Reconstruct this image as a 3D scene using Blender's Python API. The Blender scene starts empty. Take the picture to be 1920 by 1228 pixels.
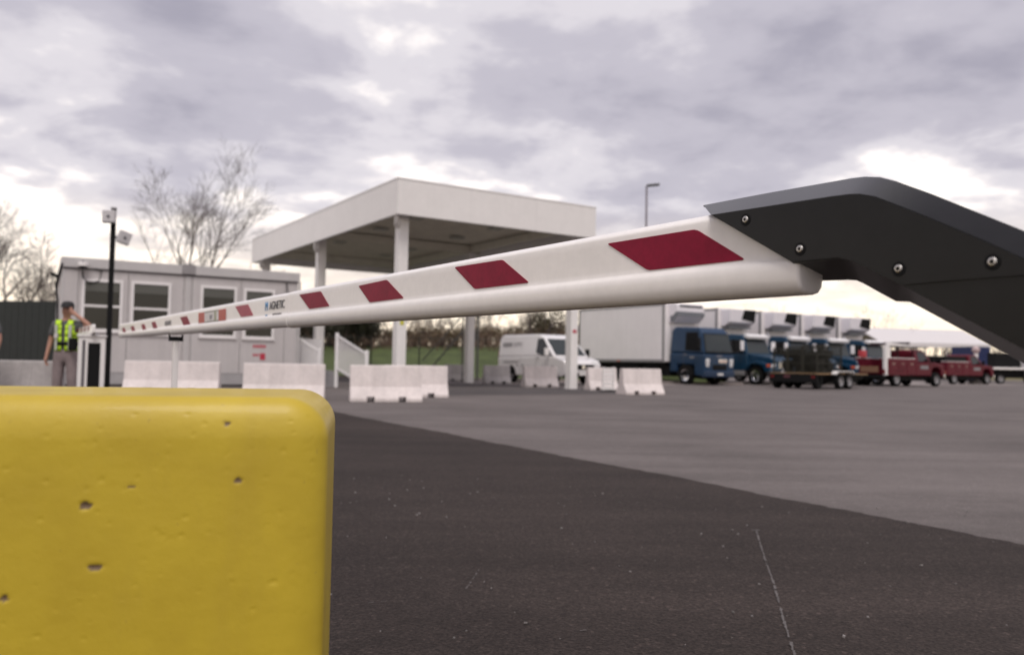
import bpy, bmesh, math, random
from mathutils import Vector, Matrix
R = math.radians
random.seed(7)
scene = bpy.context.scene
COL = scene.collection

# ------------------------------------------------------------------ camera
CAM_H = 0.90
PXW, PXH, FPX = 1920.0, 1228.0, 1530.0
camd = bpy.data.cameras.new('camera'); cam = bpy.data.objects.new('camera', camd); COL.objects.link(cam)
camd.sensor_fit = 'HORIZONTAL'; camd.sensor_width = 36.0; camd.lens = 36.0 * FPX / PXW
camd.clip_start = 0.05; camd.clip_end = 6000
PITCH = math.atan(67.8 / FPX)
CAMROT = (Matrix.Rotation(R(90) + PITCH, 3, 'X') @ Matrix.Rotation(R(1.0), 3, 'Z'))
cam.matrix_world = Matrix.Translation((0, 0, CAM_H)) @ CAMROT.to_4x4()
camd.dof.use_dof = True; camd.dof.focus_distance = 1.75; camd.dof.aperture_fstop = 3.7
scene.camera = cam
CAMP = Vector((0, 0, CAM_H))

# ------------------------------------------------------------------ world
SUN_EL, SUN_AZ = R(60), R(176)          # azimuth clockwise from +Y
world = bpy.data.worlds.new('World'); scene.world = world; world.use_nodes = True
nt = world.node_tree; nt.nodes.clear()
def N(t, **kw):
    n = nt.nodes.new(t)
    for k, v in kw.items(): setattr(n, k, v)
    return n
def L(a, b): nt.links.new(a, b)
def wmath(op, a, b=None, clamp=False):
    n = N('ShaderNodeMath', operation=op, use_clamp=clamp)
    for i, v in enumerate((a, b)):
        if v is None: continue
        if isinstance(v, (int, float)): n.inputs[i].default_value = v
        else: L(v, n.inputs[i])
    return n.outputs[0]
def wmix(fac, a, b):
    n = N('ShaderNodeMix', data_type='RGBA')
    for s, v in ((n.inputs[0], fac), (n.inputs[6], a), (n.inputs[7], b)):
        if isinstance(v, (int, float)): s.default_value = v
        elif isinstance(v, tuple): s.default_value = v + (1,)
        else: L(v, s)
    return n.outputs[2]
tc = N('ShaderNodeTexCoord'); sep = N('ShaderNodeSeparateXYZ'); L(tc.outputs['Generated'], sep.inputs[0])
zz = wmath('MAXIMUM', sep.outputs[2], 0.0)
den = wmath('ADD', zz, 0.17)
cmb = N('ShaderNodeCombineXYZ'); L(wmath('DIVIDE', sep.outputs[0], den), cmb.inputs[0]); L(wmath('DIVIDE', sep.outputs[1], den), cmb.inputs[1])
mp = N('ShaderNodeMapping'); mp.inputs['Rotation'].default_value = (0, 0, R(-14)); mp.inputs['Location'].default_value = (4.2, 1.35, 0.0); mp.inputs['Scale'].default_value = (0.85, 0.85, 1)
L(cmb.outputs[0], mp.inputs[0])
def wnoise(scale, detail, rough, dist=0.0):
    n = N('ShaderNodeTexNoise'); n.inputs['Scale'].default_value = scale; n.inputs['Detail'].default_value = detail
    n.inputs['Roughness'].default_value = rough; n.inputs['Distortion'].default_value = dist
    L(mp.outputs[0], n.inputs['Vector']); return n.outputs[0]
n1 = wnoise(1.05, 6, 0.54, 0.2); n2 = wnoise(3.6, 5, 0.52, 0.2)
cl = wmath('ADD', wmath('MULTIPLY', n1, 0.60), wmath('MULTIPLY', n2, 0.40))
# cloud deck is thicker overhead, broken and bright low down
low = wmath('SUBTRACT', 1.0, wmath('MULTIPLY', zz, 2.9), clamp=True)
cl2 = wmath('ADD', cl, wmath('MULTIPLY', low, 0.18))
ramp = N('ShaderNodeValToRGB'); L(cl2, ramp.inputs[0])
cr = ramp.color_ramp; cr.interpolation = 'EASE'
cr.elements[0].position = 0.38; cr.elements[0].color = (0.40, 0.385, 0.465, 1)
cr.elements[1].position = 0.665; cr.elements[1].color = (1.4, 1.30, 1.23, 1)
e = cr.elements.new(0.50); e.color = (0.57, 0.545, 0.62, 1)
e = cr.elements.new(0.575); e.color = (0.77, 0.735, 0.785, 1)
warm = wmath('MULTIPLY', wmath('SUBTRACT', 1.0, wmath('MULTIPLY', zz, 5.2), clamp=True), 1.0)
warm = wmath('POWER', warm, 1.3)
warmc = wmix(n2, (1.15, 0.93, 0.66), (1.6, 1.36, 1.0))
clouds = wmix(warm, ramp.outputs[0], warmc)
scl = N('ShaderNodeVectorMath', operation='SCALE'); L(clouds, scl.inputs[0]); scl.inputs['Scale'].default_value = 10.0
sky = N('ShaderNodeTexSky'); sky.sky_type = 'NISHITA'; sky.sun_disc = False
sky.sun_elevation = SUN_EL; sky.sun_rotation = SUN_AZ
gap = wmath('MULTIPLY', wmath('SUBTRACT', cl, 0.56, clamp=True), 1.2, clamp=True)
final = wmix(gap, scl.outputs[0], sky.outputs[0])
bg = N('ShaderNodeBackground'); bg.inputs[1].default_value = 0.10; L(final, bg.inputs[0])
out = N('ShaderNodeOutputWorld'); L(bg.outputs[0], out.inputs[0])

# ------------------------------------------------------------------ sun
sd = bpy.data.lights.new('sun', 'SUN'); sd.energy = 2.05; sd.angle = R(26); sd.color = (1.0, 0.94, 0.88)
sun = bpy.data.objects.new('sun', sd); COL.objects.link(sun)
sdir = Vector((math.sin(SUN_AZ) * math.cos(SUN_EL), math.cos(SUN_AZ) * math.cos(SUN_EL), math.sin(SUN_EL)))
sun.rotation_euler = sdir.to_track_quat('Z', 'Y').to_euler(); sun.location = sdir * 50
scene.view_settings.view_transform = 'Standard'; scene.view_settings.look = 'None'
scene.view_settings.exposure = 0.0; scene.view_settings.gamma = 1.0
scene.cycles.use_denoising = True

# ------------------------------------------------------------------ geometry of the place
def ray(px, py):
    return (CAMROT @ Vector(((px - PXW / 2) / FPX, -(py - PXH / 2) / FPX, -1.0))).normalized()
def at(px, py, Y):                       # point seen at photo pixel, Y metres in front
    d = ray(px, py); return CAMP + d * (Y / d.y)
def ground(px, py, z=0.0):
    d = ray(px, py); return CAMP + d * ((z - CAM_H) / d.z)
def hit(px, py, p0, n):
    d = ray(px, py); return CAMP + d * ((p0 - CAMP).dot(n) / d.dot(n))
U = Vector((math.sin(R(57)), math.cos(R(57)), 0)); V = Vector((-math.sin(R(33)), math.cos(R(33)), 0))
ANG_V = 33.0

# ------------------------------------------------------------------ materials
MATS = {}
def mat(name, col, rough=0.5, metal=0.0, var=0.0, vscale=4.0, bump=0.0, bscale=60.0, coat=0.0, spec=0.5, detail=6, var2=0.0, v2scale=0.6, emis=None, streak=0.0):
    if name in MATS: return MATS[name]
    m = bpy.data.materials.new(name); m.use_nodes = True; t = m.node_tree
    b = t.nodes['Principled BSDF']
    b.inputs['Base Color'].default_value = tuple(col) + (1,); b.inputs['Roughness'].default_value = rough
    b.inputs['Metallic'].default_value = metal; b.inputs['Coat Weight'].default_value = coat
    b.inputs['Specular IOR Level'].default_value = spec
    co = t.nodes.new('ShaderNodeTexCoord')
    def noise(s, d):
        n = t.nodes.new('ShaderNodeTexNoise'); n.inputs['Scale'].default_value = s; n.inputs['Detail'].default_value = d
        n.inputs['Roughness'].default_value = 0.62
        t.links.new(co.outputs['Object'], n.inputs['Vector']); return n
    if var > 0:
        src = None
        for (am, sc) in ((var, vscale), (var2, v2scale), (streak, 1.0)):
            if am <= 0: continue
            n = noise(sc, detail)
            if sc == 1.0 and am == streak:
                mp_ = t.nodes.new('ShaderNodeMapping'); mp_.inputs['Scale'].default_value = (5.0, 5.0, 0.35)
                t.links.new(co.outputs['Object'], mp_.inputs[0]); t.links.new(mp_.outputs[0], n.inputs['Vector'])
            if True: pass
            mr = t.nodes.new('ShaderNodeMapRange')
            mr.inputs[1].default_value = 0.3; mr.inputs[2].default_value = 0.7
            mr.inputs[3].default_value = 1 - am; mr.inputs[4].default_value = 1 + am
            t.links.new(n.outputs[0], mr.inputs[0])
            if src is None: src = mr.outputs[0]
            else:
                mm = t.nodes.new('ShaderNodeMath'); mm.operation = 'MULTIPLY'
                t.links.new(src, mm.inputs[0]); t.links.new(mr.outputs[0], mm.inputs[1]); src = mm.outputs[0]
        vm = t.nodes.new('ShaderNodeVectorMath'); vm.operation = 'SCALE'; vm.inputs[0].default_value = tuple(col)
        t.links.new(src, vm.inputs['Scale']); t.links.new(vm.outputs[0], b.inputs['Base Color'])
    if bump > 0:
        n = noise(bscale, 5); bp = t.nodes.new('ShaderNodeBump'); bp.inputs['Strength'].default_value = bump
        bp.inputs['Distance'].default_value = 0.01
        t.links.new(n.outputs[0], bp.inputs['Height']); t.links.new(bp.outputs[0], b.inputs['Normal'])
    if emis:
        b.inputs['Emission Color'].default_value = tuple(emis[0]) + (1,); b.inputs['Emission Strength'].default_value = emis[1]
    MATS[name] = m
    return m

WHITE = mat('white_powder_coat', (0.80, 0.77, 0.76), 0.38, var=0.02, vscale=9, coat=0.25)
BOOMW = mat('boom_white', (0.83, 0.795, 0.775), 0.40, var=0.035, vscale=5, coat=0.15, bump=0.02, bscale=30, var2=0.03, v2scale=45)
RED = mat('reflective_red', (0.235, 0.005, 0.030), 0.5, var=0.13, vscale=12, spec=0.18, var2=.1, v2scale=70)
RED2 = mat('faded_red_film', (0.40, 0.085, 0.12), 0.5, var=0.08, vscale=40, spec=0.2)
SIGNRED = mat('sign_red', (0.45, 0.045, 0.03), 0.45, var=0.06, vscale=30)
BLACKP = mat('dark_grey_coat', (0.0095, 0.0092, 0.0098), 0.28, var=0.14, vscale=30, bump=0.02, bscale=380, spec=0.22)
BLACK = mat('matt_black', (0.006, 0.006, 0.0065), 0.7, spec=0.2)
RUBBER = mat('rubber', (0.009, 0.009, 0.009), 0.9, var=0.15, vscale=9, spec=0.15)
STEEL = mat('bolt_steel', (0.50, 0.48, 0.46), 0.38, metal=1.0, var=0.1, vscale=90)
CHROME = mat('chrome', (0.75, 0.75, 0.77), 0.15, metal=1.0)
GLASS = mat('dark_window_glass', (0.010, 0.011, 0.011), 0.06, spec=0.42)
WSHIELD = mat('windscreen_glass', (0.030, 0.037, 0.038), 0.05, spec=0.45)
CANOPYW = mat('canopy_white_panel', (0.80, 0.775, 0.76), 0.5, var=0.03, vscale=1.2, var2=0.02, v2scale=6, streak=0.018)
DECK = mat('canopy_deck', (0.68, 0.65, 0.55), 0.6, var=0.08, vscale=2)
CONC = mat('precast_concrete', (0.68, 0.615, 0.60), 0.88, var=0.09, vscale=2.2, var2=0.07, v2scale=14, bump=0.25, bscale=40, streak=0.08)
CONCG = mat('grey_concrete', (0.42, 0.39, 0.39), 0.88, streak=0.12, var=0.14, vscale=2.2, var2=0.1, v2scale=14, bump=0.25, bscale=40)
MODW = mat('modular_grey_siding', (0.50, 0.47, 0.47), 0.6, streak=0.05, var=0.035, vscale=1.5, var2=0.03, v2scale=9)
MODT = mat('modular_trim', (0.50, 0.48, 0.48), 0.55, var=0.05, vscale=3)
MODD = mat('modular_dark_gap', (0.10, 0.095, 0.10), 0.7)
FRAMEW = mat('window_frame_white', (0.78, 0.75, 0.75), 0.45, var=0.03)
VINYL = mat('white_vinyl_rail', (0.74, 0.72, 0.72), 0.45, var=0.04)
BLUE = mat('truck_blue', (0.008, 0.034, 0.082), 0.35, var=0.08, vscale=3, coat=0.15, spec=0.3)
TEALB = mat('truck_deep_blue', (0.006, 0.040, 0.085), 0.32, var=0.08, vscale=3, coat=0.25, spec=0.35)
TRUCKW = mat('truck_box_white', (0.82, 0.785, 0.79), 0.42, streak=0.03, var=0.03, vscale=1.1)
VANW = mat('van_white', (0.80, 0.775, 0.785), 0.3, var=0.02, coat=0.5)
REEFW = mat('reefer_white', (0.80, 0.77, 0.81), 0.4, var=0.03)
REEFG = mat('reefer_slate', (0.16, 0.17, 0.19), 0.5, var=0.06)
GREYM = mat('grey_metal', (0.30, 0.29, 0.30), 0.5, metal=0.3, var=0.1, vscale=6)
MAROON = mat('truck_maroon', (0.10, 0.004, 0.014), 0.45, var=0.06, spec=0.25)
HEADL = mat('headlight', (0.75, 0.74, 0.74), 0.12, coat=0.6)
AMBER = mat('amber_lens', (0.65, 0.12, 0.04), 0.25)
REDL = mat('red_lens', (0.16, 0.012, 0.014), 0.25)
WOOD = mat('deck_timber', (0.33, 0.21, 0.11), 0.8, var=0.25, vscale=6)
LOAD = mat('stacked_dark_mesh', (0.022, 0.021, 0.014), 0.75, var=0.5, vscale=5)
YELLOWTAG = mat('yellow_tag', (0.55, 0.52, 0.04), 0.5)
BARK = mat('bark', (0.115, 0.090, 0.085), 0.9, var=0.2, vscale=3)
TWIG = mat('twig', (0.105, 0.080, 0.078), 0.9, var=0.2, vscale=3)
FENCE = mat('dark_privacy_fence', (0.020, 0.024, 0.022), 0.6, var=0.15, vscale=4)
LEAFD = mat('hedge_leaf', (0.034, 0.033, 0.018), 0.7, var=0.45, vscale=2.2)
LEAFB = mat('brown_scrub_leaf', (0.13, 0.095, 0.05), 0.8, var=0.4, vscale=2.5)
TENT = mat('white_tent_roof', (0.66, 0.63, 0.63), 0.6, var=0.05)
CONTB = mat('blue_container', (0.008, 0.018, 0.085), 0.5, var=0.08)
SKIN = mat('skin', (0.42, 0.22, 0.16), 0.55, var=0.08, vscale=30)
SHIRT = mat('grey_uniform_shirt', (0.10, 0.10, 0.105), 0.85, var=0.15, vscale=14)
TROUS = mat('taupe_trousers', (0.25, 0.20, 0.20), 0.85, var=0.15, vscale=10)
HIVIS = mat('lime_hi_vis', (0.52, 0.80, 0.03), 0.6, var=0.10, vscale=18)
SILVER = mat('silver_reflective_band', (0.50, 0.52, 0.45), 0.45)
CAPM = mat('dark_cap', (0.022, 0.022, 0.024), 0.8)
HAIRM = mat('dark_hair', (0.03, 0.022, 0.018), 0.8)
LOGOB = mat('logo_blue', (0.02, 0.22, 0.48), 0.5)
LOGOD = mat('logo_dark', (0.06, 0.06, 0.07), 0.5)
LETG = mat('grey_lettering', (0.22, 0.21, 0.22), 0.5)
LETR = mat('red_lettering', (0.45, 0.03, 0.06), 0.5)
CHALK = mat('chalk', (0.115, 0.103, 0.10), 0.95, var=0.5, vscale=25)

# ------------------------------------------------------------------ mesh helpers
class MB:
    def __init__(s): s.v = []; s.f = []; s.mi = []; s.cur = 0
    def add(s, vs, fs):
        o = len(s.v); s.v += [tuple(v) for v in vs]; s.f += [tuple(i + o for i in f) for f in fs]; s.mi += [s.cur] * len(fs); return s
    def box(s, x0, x1, y0, y1, z0, z1):
        return s.add([(x0,y0,z0),(x1,y0,z0),(x1,y1,z0),(x0,y1,z0),(x0,y0,z1),(x1,y0,z1),(x1,y1,z1),(x0,y1,z1)],
                     [(3,2,1,0),(4,5,6,7),(0,1,5,4),(1,2,6,5),(2,3,7,6),(3,0,4,7)])
    def obox(s, c, size, M):
        a, b, d = size[0]/2, size[1]/2, size[2]/2; c = Vector(c)
        vs = [c + M @ Vector(p) for p in ((-a,-b,-d),(a,-b,-d),(a,b,-d),(-a,b,-d),(-a,-b,d),(a,-b,d),(a,b,d),(-a,b,d))]
        return s.add(vs, [(3,2,1,0),(4,5,6,7),(0,1,5,4),(1,2,6,5),(2,3,7,6),(3,0,4,7)])
    def bar(s, p0, p1, w, h=None):       # rectangular bar between two points
        p0, p1 = Vector(p0), Vector(p1); d = p1 - p0; h = h or w
        q = d.to_track_quat('Z', 'Y').to_matrix()
        return s.obox((p0 + p1) / 2, (w, h, d.length), q)
    def cyl(s, p0, p1, r0, r1=None, n=12, cap=True):
        p0, p1 = Vector(p0), Vector(p1); r1 = r0 if r1 is None else r1
        q = (p1 - p0).to_track_quat('Z', 'Y').to_matrix(); vs = []
        for p, r in ((p0, r0), (p1, r1)):
            for k in range(n):
                a = 2 * math.pi * k / n; vs.append(p + q @ Vector((r*math.cos(a), r*math.sin(a), 0)))
        fs = [(k, (k+1) % n, n + (k+1) % n, n + k) for k in range(n)]
        if cap: fs += [tuple(range(n-1, -1, -1)), tuple(range(n, 2*n))]
        return s.add(vs, fs)
    def tube(s, pts, r, n=8):
        pts = [Vector(p) for p in pts]; vs = []; fs = []
        for i, p in enumerate(pts):
            d = (pts[min(i+1, len(pts)-1)] - pts[max(i-1, 0)]); q = d.to_track_quat('Z', 'Y').to_matrix()
            rr = r[i] if isinstance(r, (list, tuple)) else r
            for k in range(n):
                a = 2*math.pi*k/n; vs.append(p + q @ Vector((rr*math.cos(a), rr*math.sin(a), 0)))
        for i in range(len(pts)-1):
            for k in range(n): fs.append((i*n+k, i*n+(k+1) % n, (i+1)*n+(k+1) % n, (i+1)*n+k))
        fs += [tuple(range(n-1, -1, -1)), tuple((len(pts)-1)*n + k for k in range(n))]
        return s.add(vs, fs)
    def lathe(s, prof, M, n=24):         # prof: (axial, radius) about local X, M 4x4
        vs = []; fs = []; m = len(prof)
        for k in range(n):
            a = 2*math.pi*k/n
            for (x, r) in prof: vs.append(M @ Vector((x, r*math.cos(a), r*math.sin(a))))
        for k in range(n):
            k2 = (k+1) % n
            for i in range(m-1): fs.append((k*m+i, k*m+i+1, k2*m+i+1, k2*m+i))
        return s.add(vs, fs)
    def prism(s, poly, d):               # poly: list of 3d points, extruded by vector d
        n = len(poly); poly = [Vector(p) for p in poly]; d = Vector(d)
        vs = poly + [p + d for p in poly]
        fs = [tuple(range(n-1, -1, -1)), tuple(range(n, 2*n))] + [(k, (k+1) % n, n+(k+1) % n, n+k) for k in range(n)]
        return s.add(vs, fs)
    def loft(s, loops, cap0=True, cap1=True):
        n = len(loops[0]); vs = [p for lp in loops for p in lp]; fs = []
        for i in range(len(loops)-1):
            for k in range(n): fs.append((i*n+k, i*n+(k+1) % n, (i+1)*n+(k+1) % n, (i+1)*n+k))
        if cap0: fs.append(tuple(range(n-1, -1, -1)))
        if cap1: fs.append(tuple((len(loops)-1)*n + k for k in range(n)))
        return s.add(vs, fs)
    def sphere(s, c, r, n=10, m=7, sc=(1,1,1)):
        c = Vector(c); vs = [c + Vector((0,0,r*sc[2]))]; fs = []
        for i in range(1, m):
            t = math.pi*i/m
            for k in range(n):
                a = 2*math.pi*k/n; vs.append(c + Vector((r*sc[0]*math.sin(t)*math.cos(a), r*sc[1]*math.sin(t)*math.sin(a), r*sc[2]*math.cos(t))))
        vs.append(c - Vector((0,0,r*sc[2])))
        for k in range(n): fs.append((0, 1+k, 1+(k+1) % n))
        for i in range(m-2):
            for k in range(n): fs.append((1+i*n+k, 1+(i+1)*n+k, 1+(i+1)*n+(k+1) % n, 1+i*n+(k+1) % n))
        e = len(vs)-1
        for k in range(n): fs.append((e, 1+(m-2)*n+(k+1) % n, 1+(m-2)*n+k))
        return s.add(vs, fs)
    def mesh(s, name, mats):
        me = bpy.data.meshes.new(name); me.from_pydata(s.v, [], s.f)
        mats = mats if isinstance(mats, (list, tuple)) else [mats]
        for m in mats: me.materials.append(m)
        if any(s.mi): me.polygons.foreach_set('material_index', s.mi)
        bm = bmesh.new(); bm.from_mesh(me); bmesh.ops.recalc_face_normals(bm, faces=bm.faces); bm.to_mesh(me); bm.free()
        me.update(); return me
    def build(s, name, mats, parent=None, bevel=0.0, smooth=None, seg=2):
        return link(name, s.mesh(name, mats), parent, bevel, smooth, seg)
def link(name, me, parent=None, bevel=0.0, smooth=None, seg=2):
    o = bpy.data.objects.new(name, me); COL.objects.link(o)
    if parent is not None: o.parent = parent
    if smooth is not None:
        me.polygons.foreach_set('use_smooth', [True]*len(me.polygons)); me.set_sharp_from_angle(angle=R(smooth))
    if bevel > 0:
        b = o.modifiers.new('bevel', 'BEVEL'); b.width = bevel; b.segments = seg; b.limit_method = 'ANGLE'; b.angle_limit = R(28)
        me.polygons.foreach_set('use_smooth', [True]*len(me.polygons)); b.harden_normals = True
    return o
def part(name, m, parent, **kw):
    mb = MB(); return mb
def tag(o, label, cat, group=None, kind=None):
    o['label'] = label; o['category'] = cat
    if group: o['group'] = group
    if kind: o['kind'] = kind
    return o
def thing(name, label, cat, loc=(0,0,0), rz=0.0, group=None):
    o = bpy.data.objects.new(name, None); COL.objects.link(o); o.empty_display_size = 0.2
    o.location = loc; o.rotation_euler = (0, 0, R(rz)); return tag(o, label, cat, group)
def struct(name, mb, m, **kw):
    o = mb.build(name, m, **kw); o['kind'] = 'structure'; return o
def copy_tree(o, parent=None):
    c = o.copy(); COL.objects.link(c); c.parent = parent
    for ch in o.children: copy_tree(ch, c)
    return c
def box(name, m, parent, x0, x1, y0, y1, z0, z1, bevel=0.0):
    return MB().box(x0,x1,y0,y1,z0,z1).build(name, m, parent, bevel)
def panel(name, m, parent, pts, th=0.01, bevel=0.0):
    pts = [Vector(p) for p in pts]; n = (pts[1]-pts[0]).cross(pts[2]-pts[0]).normalized()
    return MB().prism([p - n*0.004 for p in pts], n*(th+0.004)).build(name, m, parent, bevel)
def text_mesh(s, size, depth=0.001):
    cu = bpy.data.curves.new('lettering', 'FONT'); cu.body = s; cu.size = size; cu.extrude = depth; cu.align_x = 'CENTER'; cu.align_y = 'CENTER'
    o = bpy.data.objects.new('lettering', cu); COL.objects.link(o)
    dg = bpy.context.evaluated_depsgraph_get(); me = bpy.data.meshes.new_from_object(o.evaluated_get(dg))
    bpy.data.objects.remove(o); bpy.data.curves.remove(cu); return me
def text(name, s, size, m, parent, origin, xdir, ydir, sx=1.0, depth=0.001):
    me = text_mesh(s, size, depth); me.materials.clear(); me.materials.append(m)
    x = Vector(xdir).normalized(); y = Vector(ydir).normalized(); z = x.cross(y)
    M = Matrix((x, y, z)).transposed().to_4x4(); M.translation = Vector(origin)
    me.transform(M @ Matrix.Diagonal((sx, 1, 1, 1)))
    o = bpy.data.objects.new(name, me); COL.objects.link(o); o.parent = parent; return o

# ================================================================== GROUND
def asphalt(name, col, speck, sscale, patches, rough=0.85, spec=0.2):
    m = bpy.data.materials.new(name); m.use_nodes = True; t = m.node_tree; b = t.nodes['Principled BSDF']
    b.inputs['Roughness'].default_value = rough; b.inputs['Specular IOR Level'].default_value = spec
    co = t.nodes.new('ShaderNodeTexCoord'); o = co.outputs['Object']
    def ns(s, d, r=0.6, vec=None):
        n = t.nodes.new('ShaderNodeTexNoise'); n.inputs['Scale'].default_value = s; n.inputs['Detail'].default_value = d; n.inputs['Roughness'].default_value = r
        t.links.new(vec or o, n.inputs['Vector']); return n.outputs[0]
    def mr(x, a, bb, lo, hi):
        n = t.nodes.new('ShaderNodeMapRange'); n.inputs[1].default_value = a; n.inputs[2].default_value = bb; n.inputs[3].default_value = lo; n.inputs[4].default_value = hi
        t.links.new(x, n.inputs[0]); return n.outputs[0]
    def mul(a, bb):
        n = t.nodes.new('ShaderNodeMath'); n.operation = 'MULTIPLY'; t.links.new(a, n.inputs[0]); t.links.new(bb, n.inputs[1]); return n.outputs[0]
    mpn = t.nodes.new('ShaderNodeMapping'); mpn.inputs['Rotation'].default_value = (0, 0, R(-57)); mpn.inputs['Scale'].default_value = (0.10, 1.0, 1.0)
    t.links.new(o, mpn.inputs[0])
    f = mul(mr(ns(0.35, 5), 0.3, 0.7, 1-patches, 1+patches), mr(ns(1.7, 5, 0.6, mpn.outputs[0]), 0.3, 0.7, 1-patches*0.8, 1+patches*0.8))
    f = mul(f, mr(ns(sscale, 3, 0.7), 0.32, 0.68, 1-speck, 1+speck))
    f = mul(f, mr(ns(9, 6, 0.7), 0.3, 0.7, 0.9, 1.1))
    vo = t.nodes.new('ShaderNodeTexVoronoi'); vo.inputs['Scale'].default_value = sscale*0.8; t.links.new(o, vo.inputs['Vector'])
    # light aggregate chips here and there
    hs = t.nodes.new('ShaderNodeSeparateColor'); t.links.new(vo.outputs['Color'], hs.inputs[0])
    chip = mr(hs.outputs[0], 0.94, 0.99, 1.0, 1.0 + speck*1.3); f = mul(f, chip)
    vm = t.nodes.new('ShaderNodeVectorMath'); vm.operation = 'SCALE'; vm.inputs[0].default_value = col
    t.links.new(f, vm.inputs['Scale']); t.links.new(vm.outputs[0], b.inputs['Base Color'])
    bp = t.nodes.new('ShaderNodeBump'); bp.inputs['Strength'].default_value = 0.55; bp.inputs['Distance'].default_value = 0.004
    t.links.new(vo.outputs['Distance'], bp.inputs['Height']); t.links.new(bp.outputs[0], b.inputs['Normal'])
    return m
ASPH_L = asphalt('weathered_asphalt', (0.140, 0.122, 0.117), 0.22, 70, 0.2, 0.85, 0.15)
ASPH_D = asphalt('fresh_dark_asphalt', (0.037, 0.0280, 0.0248), 0.62, 95, 0.26, 0.82, 0.17)
CONCP = mat('concrete_apron', (0.25, 0.215, 0.205), 0.9, var=0.10, vscale=0.8, var2=0.08, v2scale=9)
g = MB(); g.add([(-3000,-3000,0),(3000,-3000,0),(3000,3000,0),(-3000,3000,0)], [(0,1,2,3)])
struct('ground', g, ASPH_L)
a0 = ground(640, 775); a1 = ground(1920, 1021); dl = (a1 - a0).normalized()
ea, eb = a0 - dl*5.5, a1 + dl*14
dark = MB()
# the paving joint wanders by a centimetre or two
pts = []
for k in range(601):
    p = ea + (eb - ea)*(k/600); w_ = .03*math.sin(k*.11)*math.sin(k*.037+1) + .012*math.sin(k*.7+math.sin(k*.31)*2) + random.uniform(-.014,.014)
    pts.append(Vector((p.x + w_, p.y, 0.004)))
nL = Vector((-abs(dl.y), -abs(dl.x), 0))
for k in range(600):
    p, q = pts[k], pts[k+1]
    dark.add([p, q, (q.x-26, q.y-10, 0.004), (p.x-26, p.y-10, 0.004)], [(0,1,2,3)])
struct('dark_asphalt', dark, ASPH_D)
# concrete strip between the lot and the parked trucks
c0 = ground(800, 722); st = MB()
p0 = Vector((-9.0, 31.2, 0.004)); w = 1.5
st.add([p0, p0+U*42, p0+U*42+V*w, p0+V*w], [(0,1,2,3)])
struct('concrete_strip', st, CONCP)
st = MB(); p0 = Vector((5.0, 37.4, 0.004)); st.add([p0, p0+U*40, p0+U*40+V*14, p0+V*14], [(0,1,2,3)])
struct('parking_apron', st, CONCP)
st = MB(); p0 = ground(770, 741); p0.z = 0.005; st.add([p0, p0+U*9.5, p0+U*9.5+V*4.6, p0+V*4.6], [(0,1,2,3)])  # shade under the canopy, painted as a darker sheet on the ground
struct('canopy_shade_sheet', st, asphalt('canopy_shade_dark', (0.085,0.075,0.075), 0.16, 70, 0.15))
# chalk lines and scuffs on the dark paving
def strip(name, pix, w, z=0.008):
    mb = MB(); ps = [ground(*p) for p in pix]
    for a, b in zip(ps[:-1], ps[1:]):
        d = (b-a); n = Vector((-d.y, d.x, 0)).normalized()*w/2
        mb.add([a-n+Vector((0,0,z)), b-n+Vector((0,0,z)), b+n+Vector((0,0,z)), a+n+Vector((0,0,z))], [(0,1,2,3)])
    return struct(name, mb, CHALK)
def chalk(name, pix, w, gap=.3):
    ps = [ground(*p) for p in pix]; rnd = random.Random(len(pix)*7+int(pix[0][0])); mb = MB()
    for a, b in zip(ps[:-1], ps[1:]):
        d = b - a; n_ = max(1, int(d.length/.02)); nn = Vector((-d.y, d.x, 0)).normalized()
        for i_ in range(n_):
            if rnd.random() < gap: continue
            p, q = a + d*(i_/n_), a + d*((i_+.95)/n_); o1, o2 = rnd.gauss(0,.0012), rnd.gauss(0,.0012); w1 = w*rnd.uniform(.25,.6)
            up = Vector((0,0,.008)); mb.add([p+nn*(o1-w1)+up, q+nn*(o2-w1)+up, q+nn*(o2+w1)+up, p+nn*(o1+w1)+up], [(0,1,2,3)])
    return struct(name, mb, CHALK)
chalk('chalk_line', [(1418,997),(1434,1050),(1452,1100),(1468,1160),(1492,1240)], 0.009, .12)
chalk('chalk_tick', [(1402,996),(1432,996)], 0.02, .3)
chalk('scuff_mark', [(900,1068),(870,1112)], 0.006, .35)
chalk('scuff_mark', [(690,1133),(760,1128)], 0.006, .45)
chalk('scuff_mark', [(1062,1190),(1100,1184)], 0.005, .45)
# loose chips lying on the paving
gr = MB(); rnd = random.Random(3)
for k in range(170):
    x = rnd.uniform(-1.2, 3.2); y = rnd.uniform(1.9, 6.5); s = rnd.choice((0.002,0.003,0.003,0.0045,0.006))
    M = Matrix.Rotation(rnd.uniform(0,6), 3, 'Z') @ Matrix.Rotation(rnd.uniform(0,1), 3, 'X')
    gr.obox((x, y, 0.005 + s*0.5), (s*2, s*1.4, s), M)
o = gr.build('loose_gravel', mat('chip_stone', (0.20,0.185,0.18), 0.9, var=0.5, vscale=2)); o['kind'] = 'stuff'
o['label'] = 'tiny pale stone chips scattered over the dark paving'; o['category'] = 'gravel'

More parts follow.
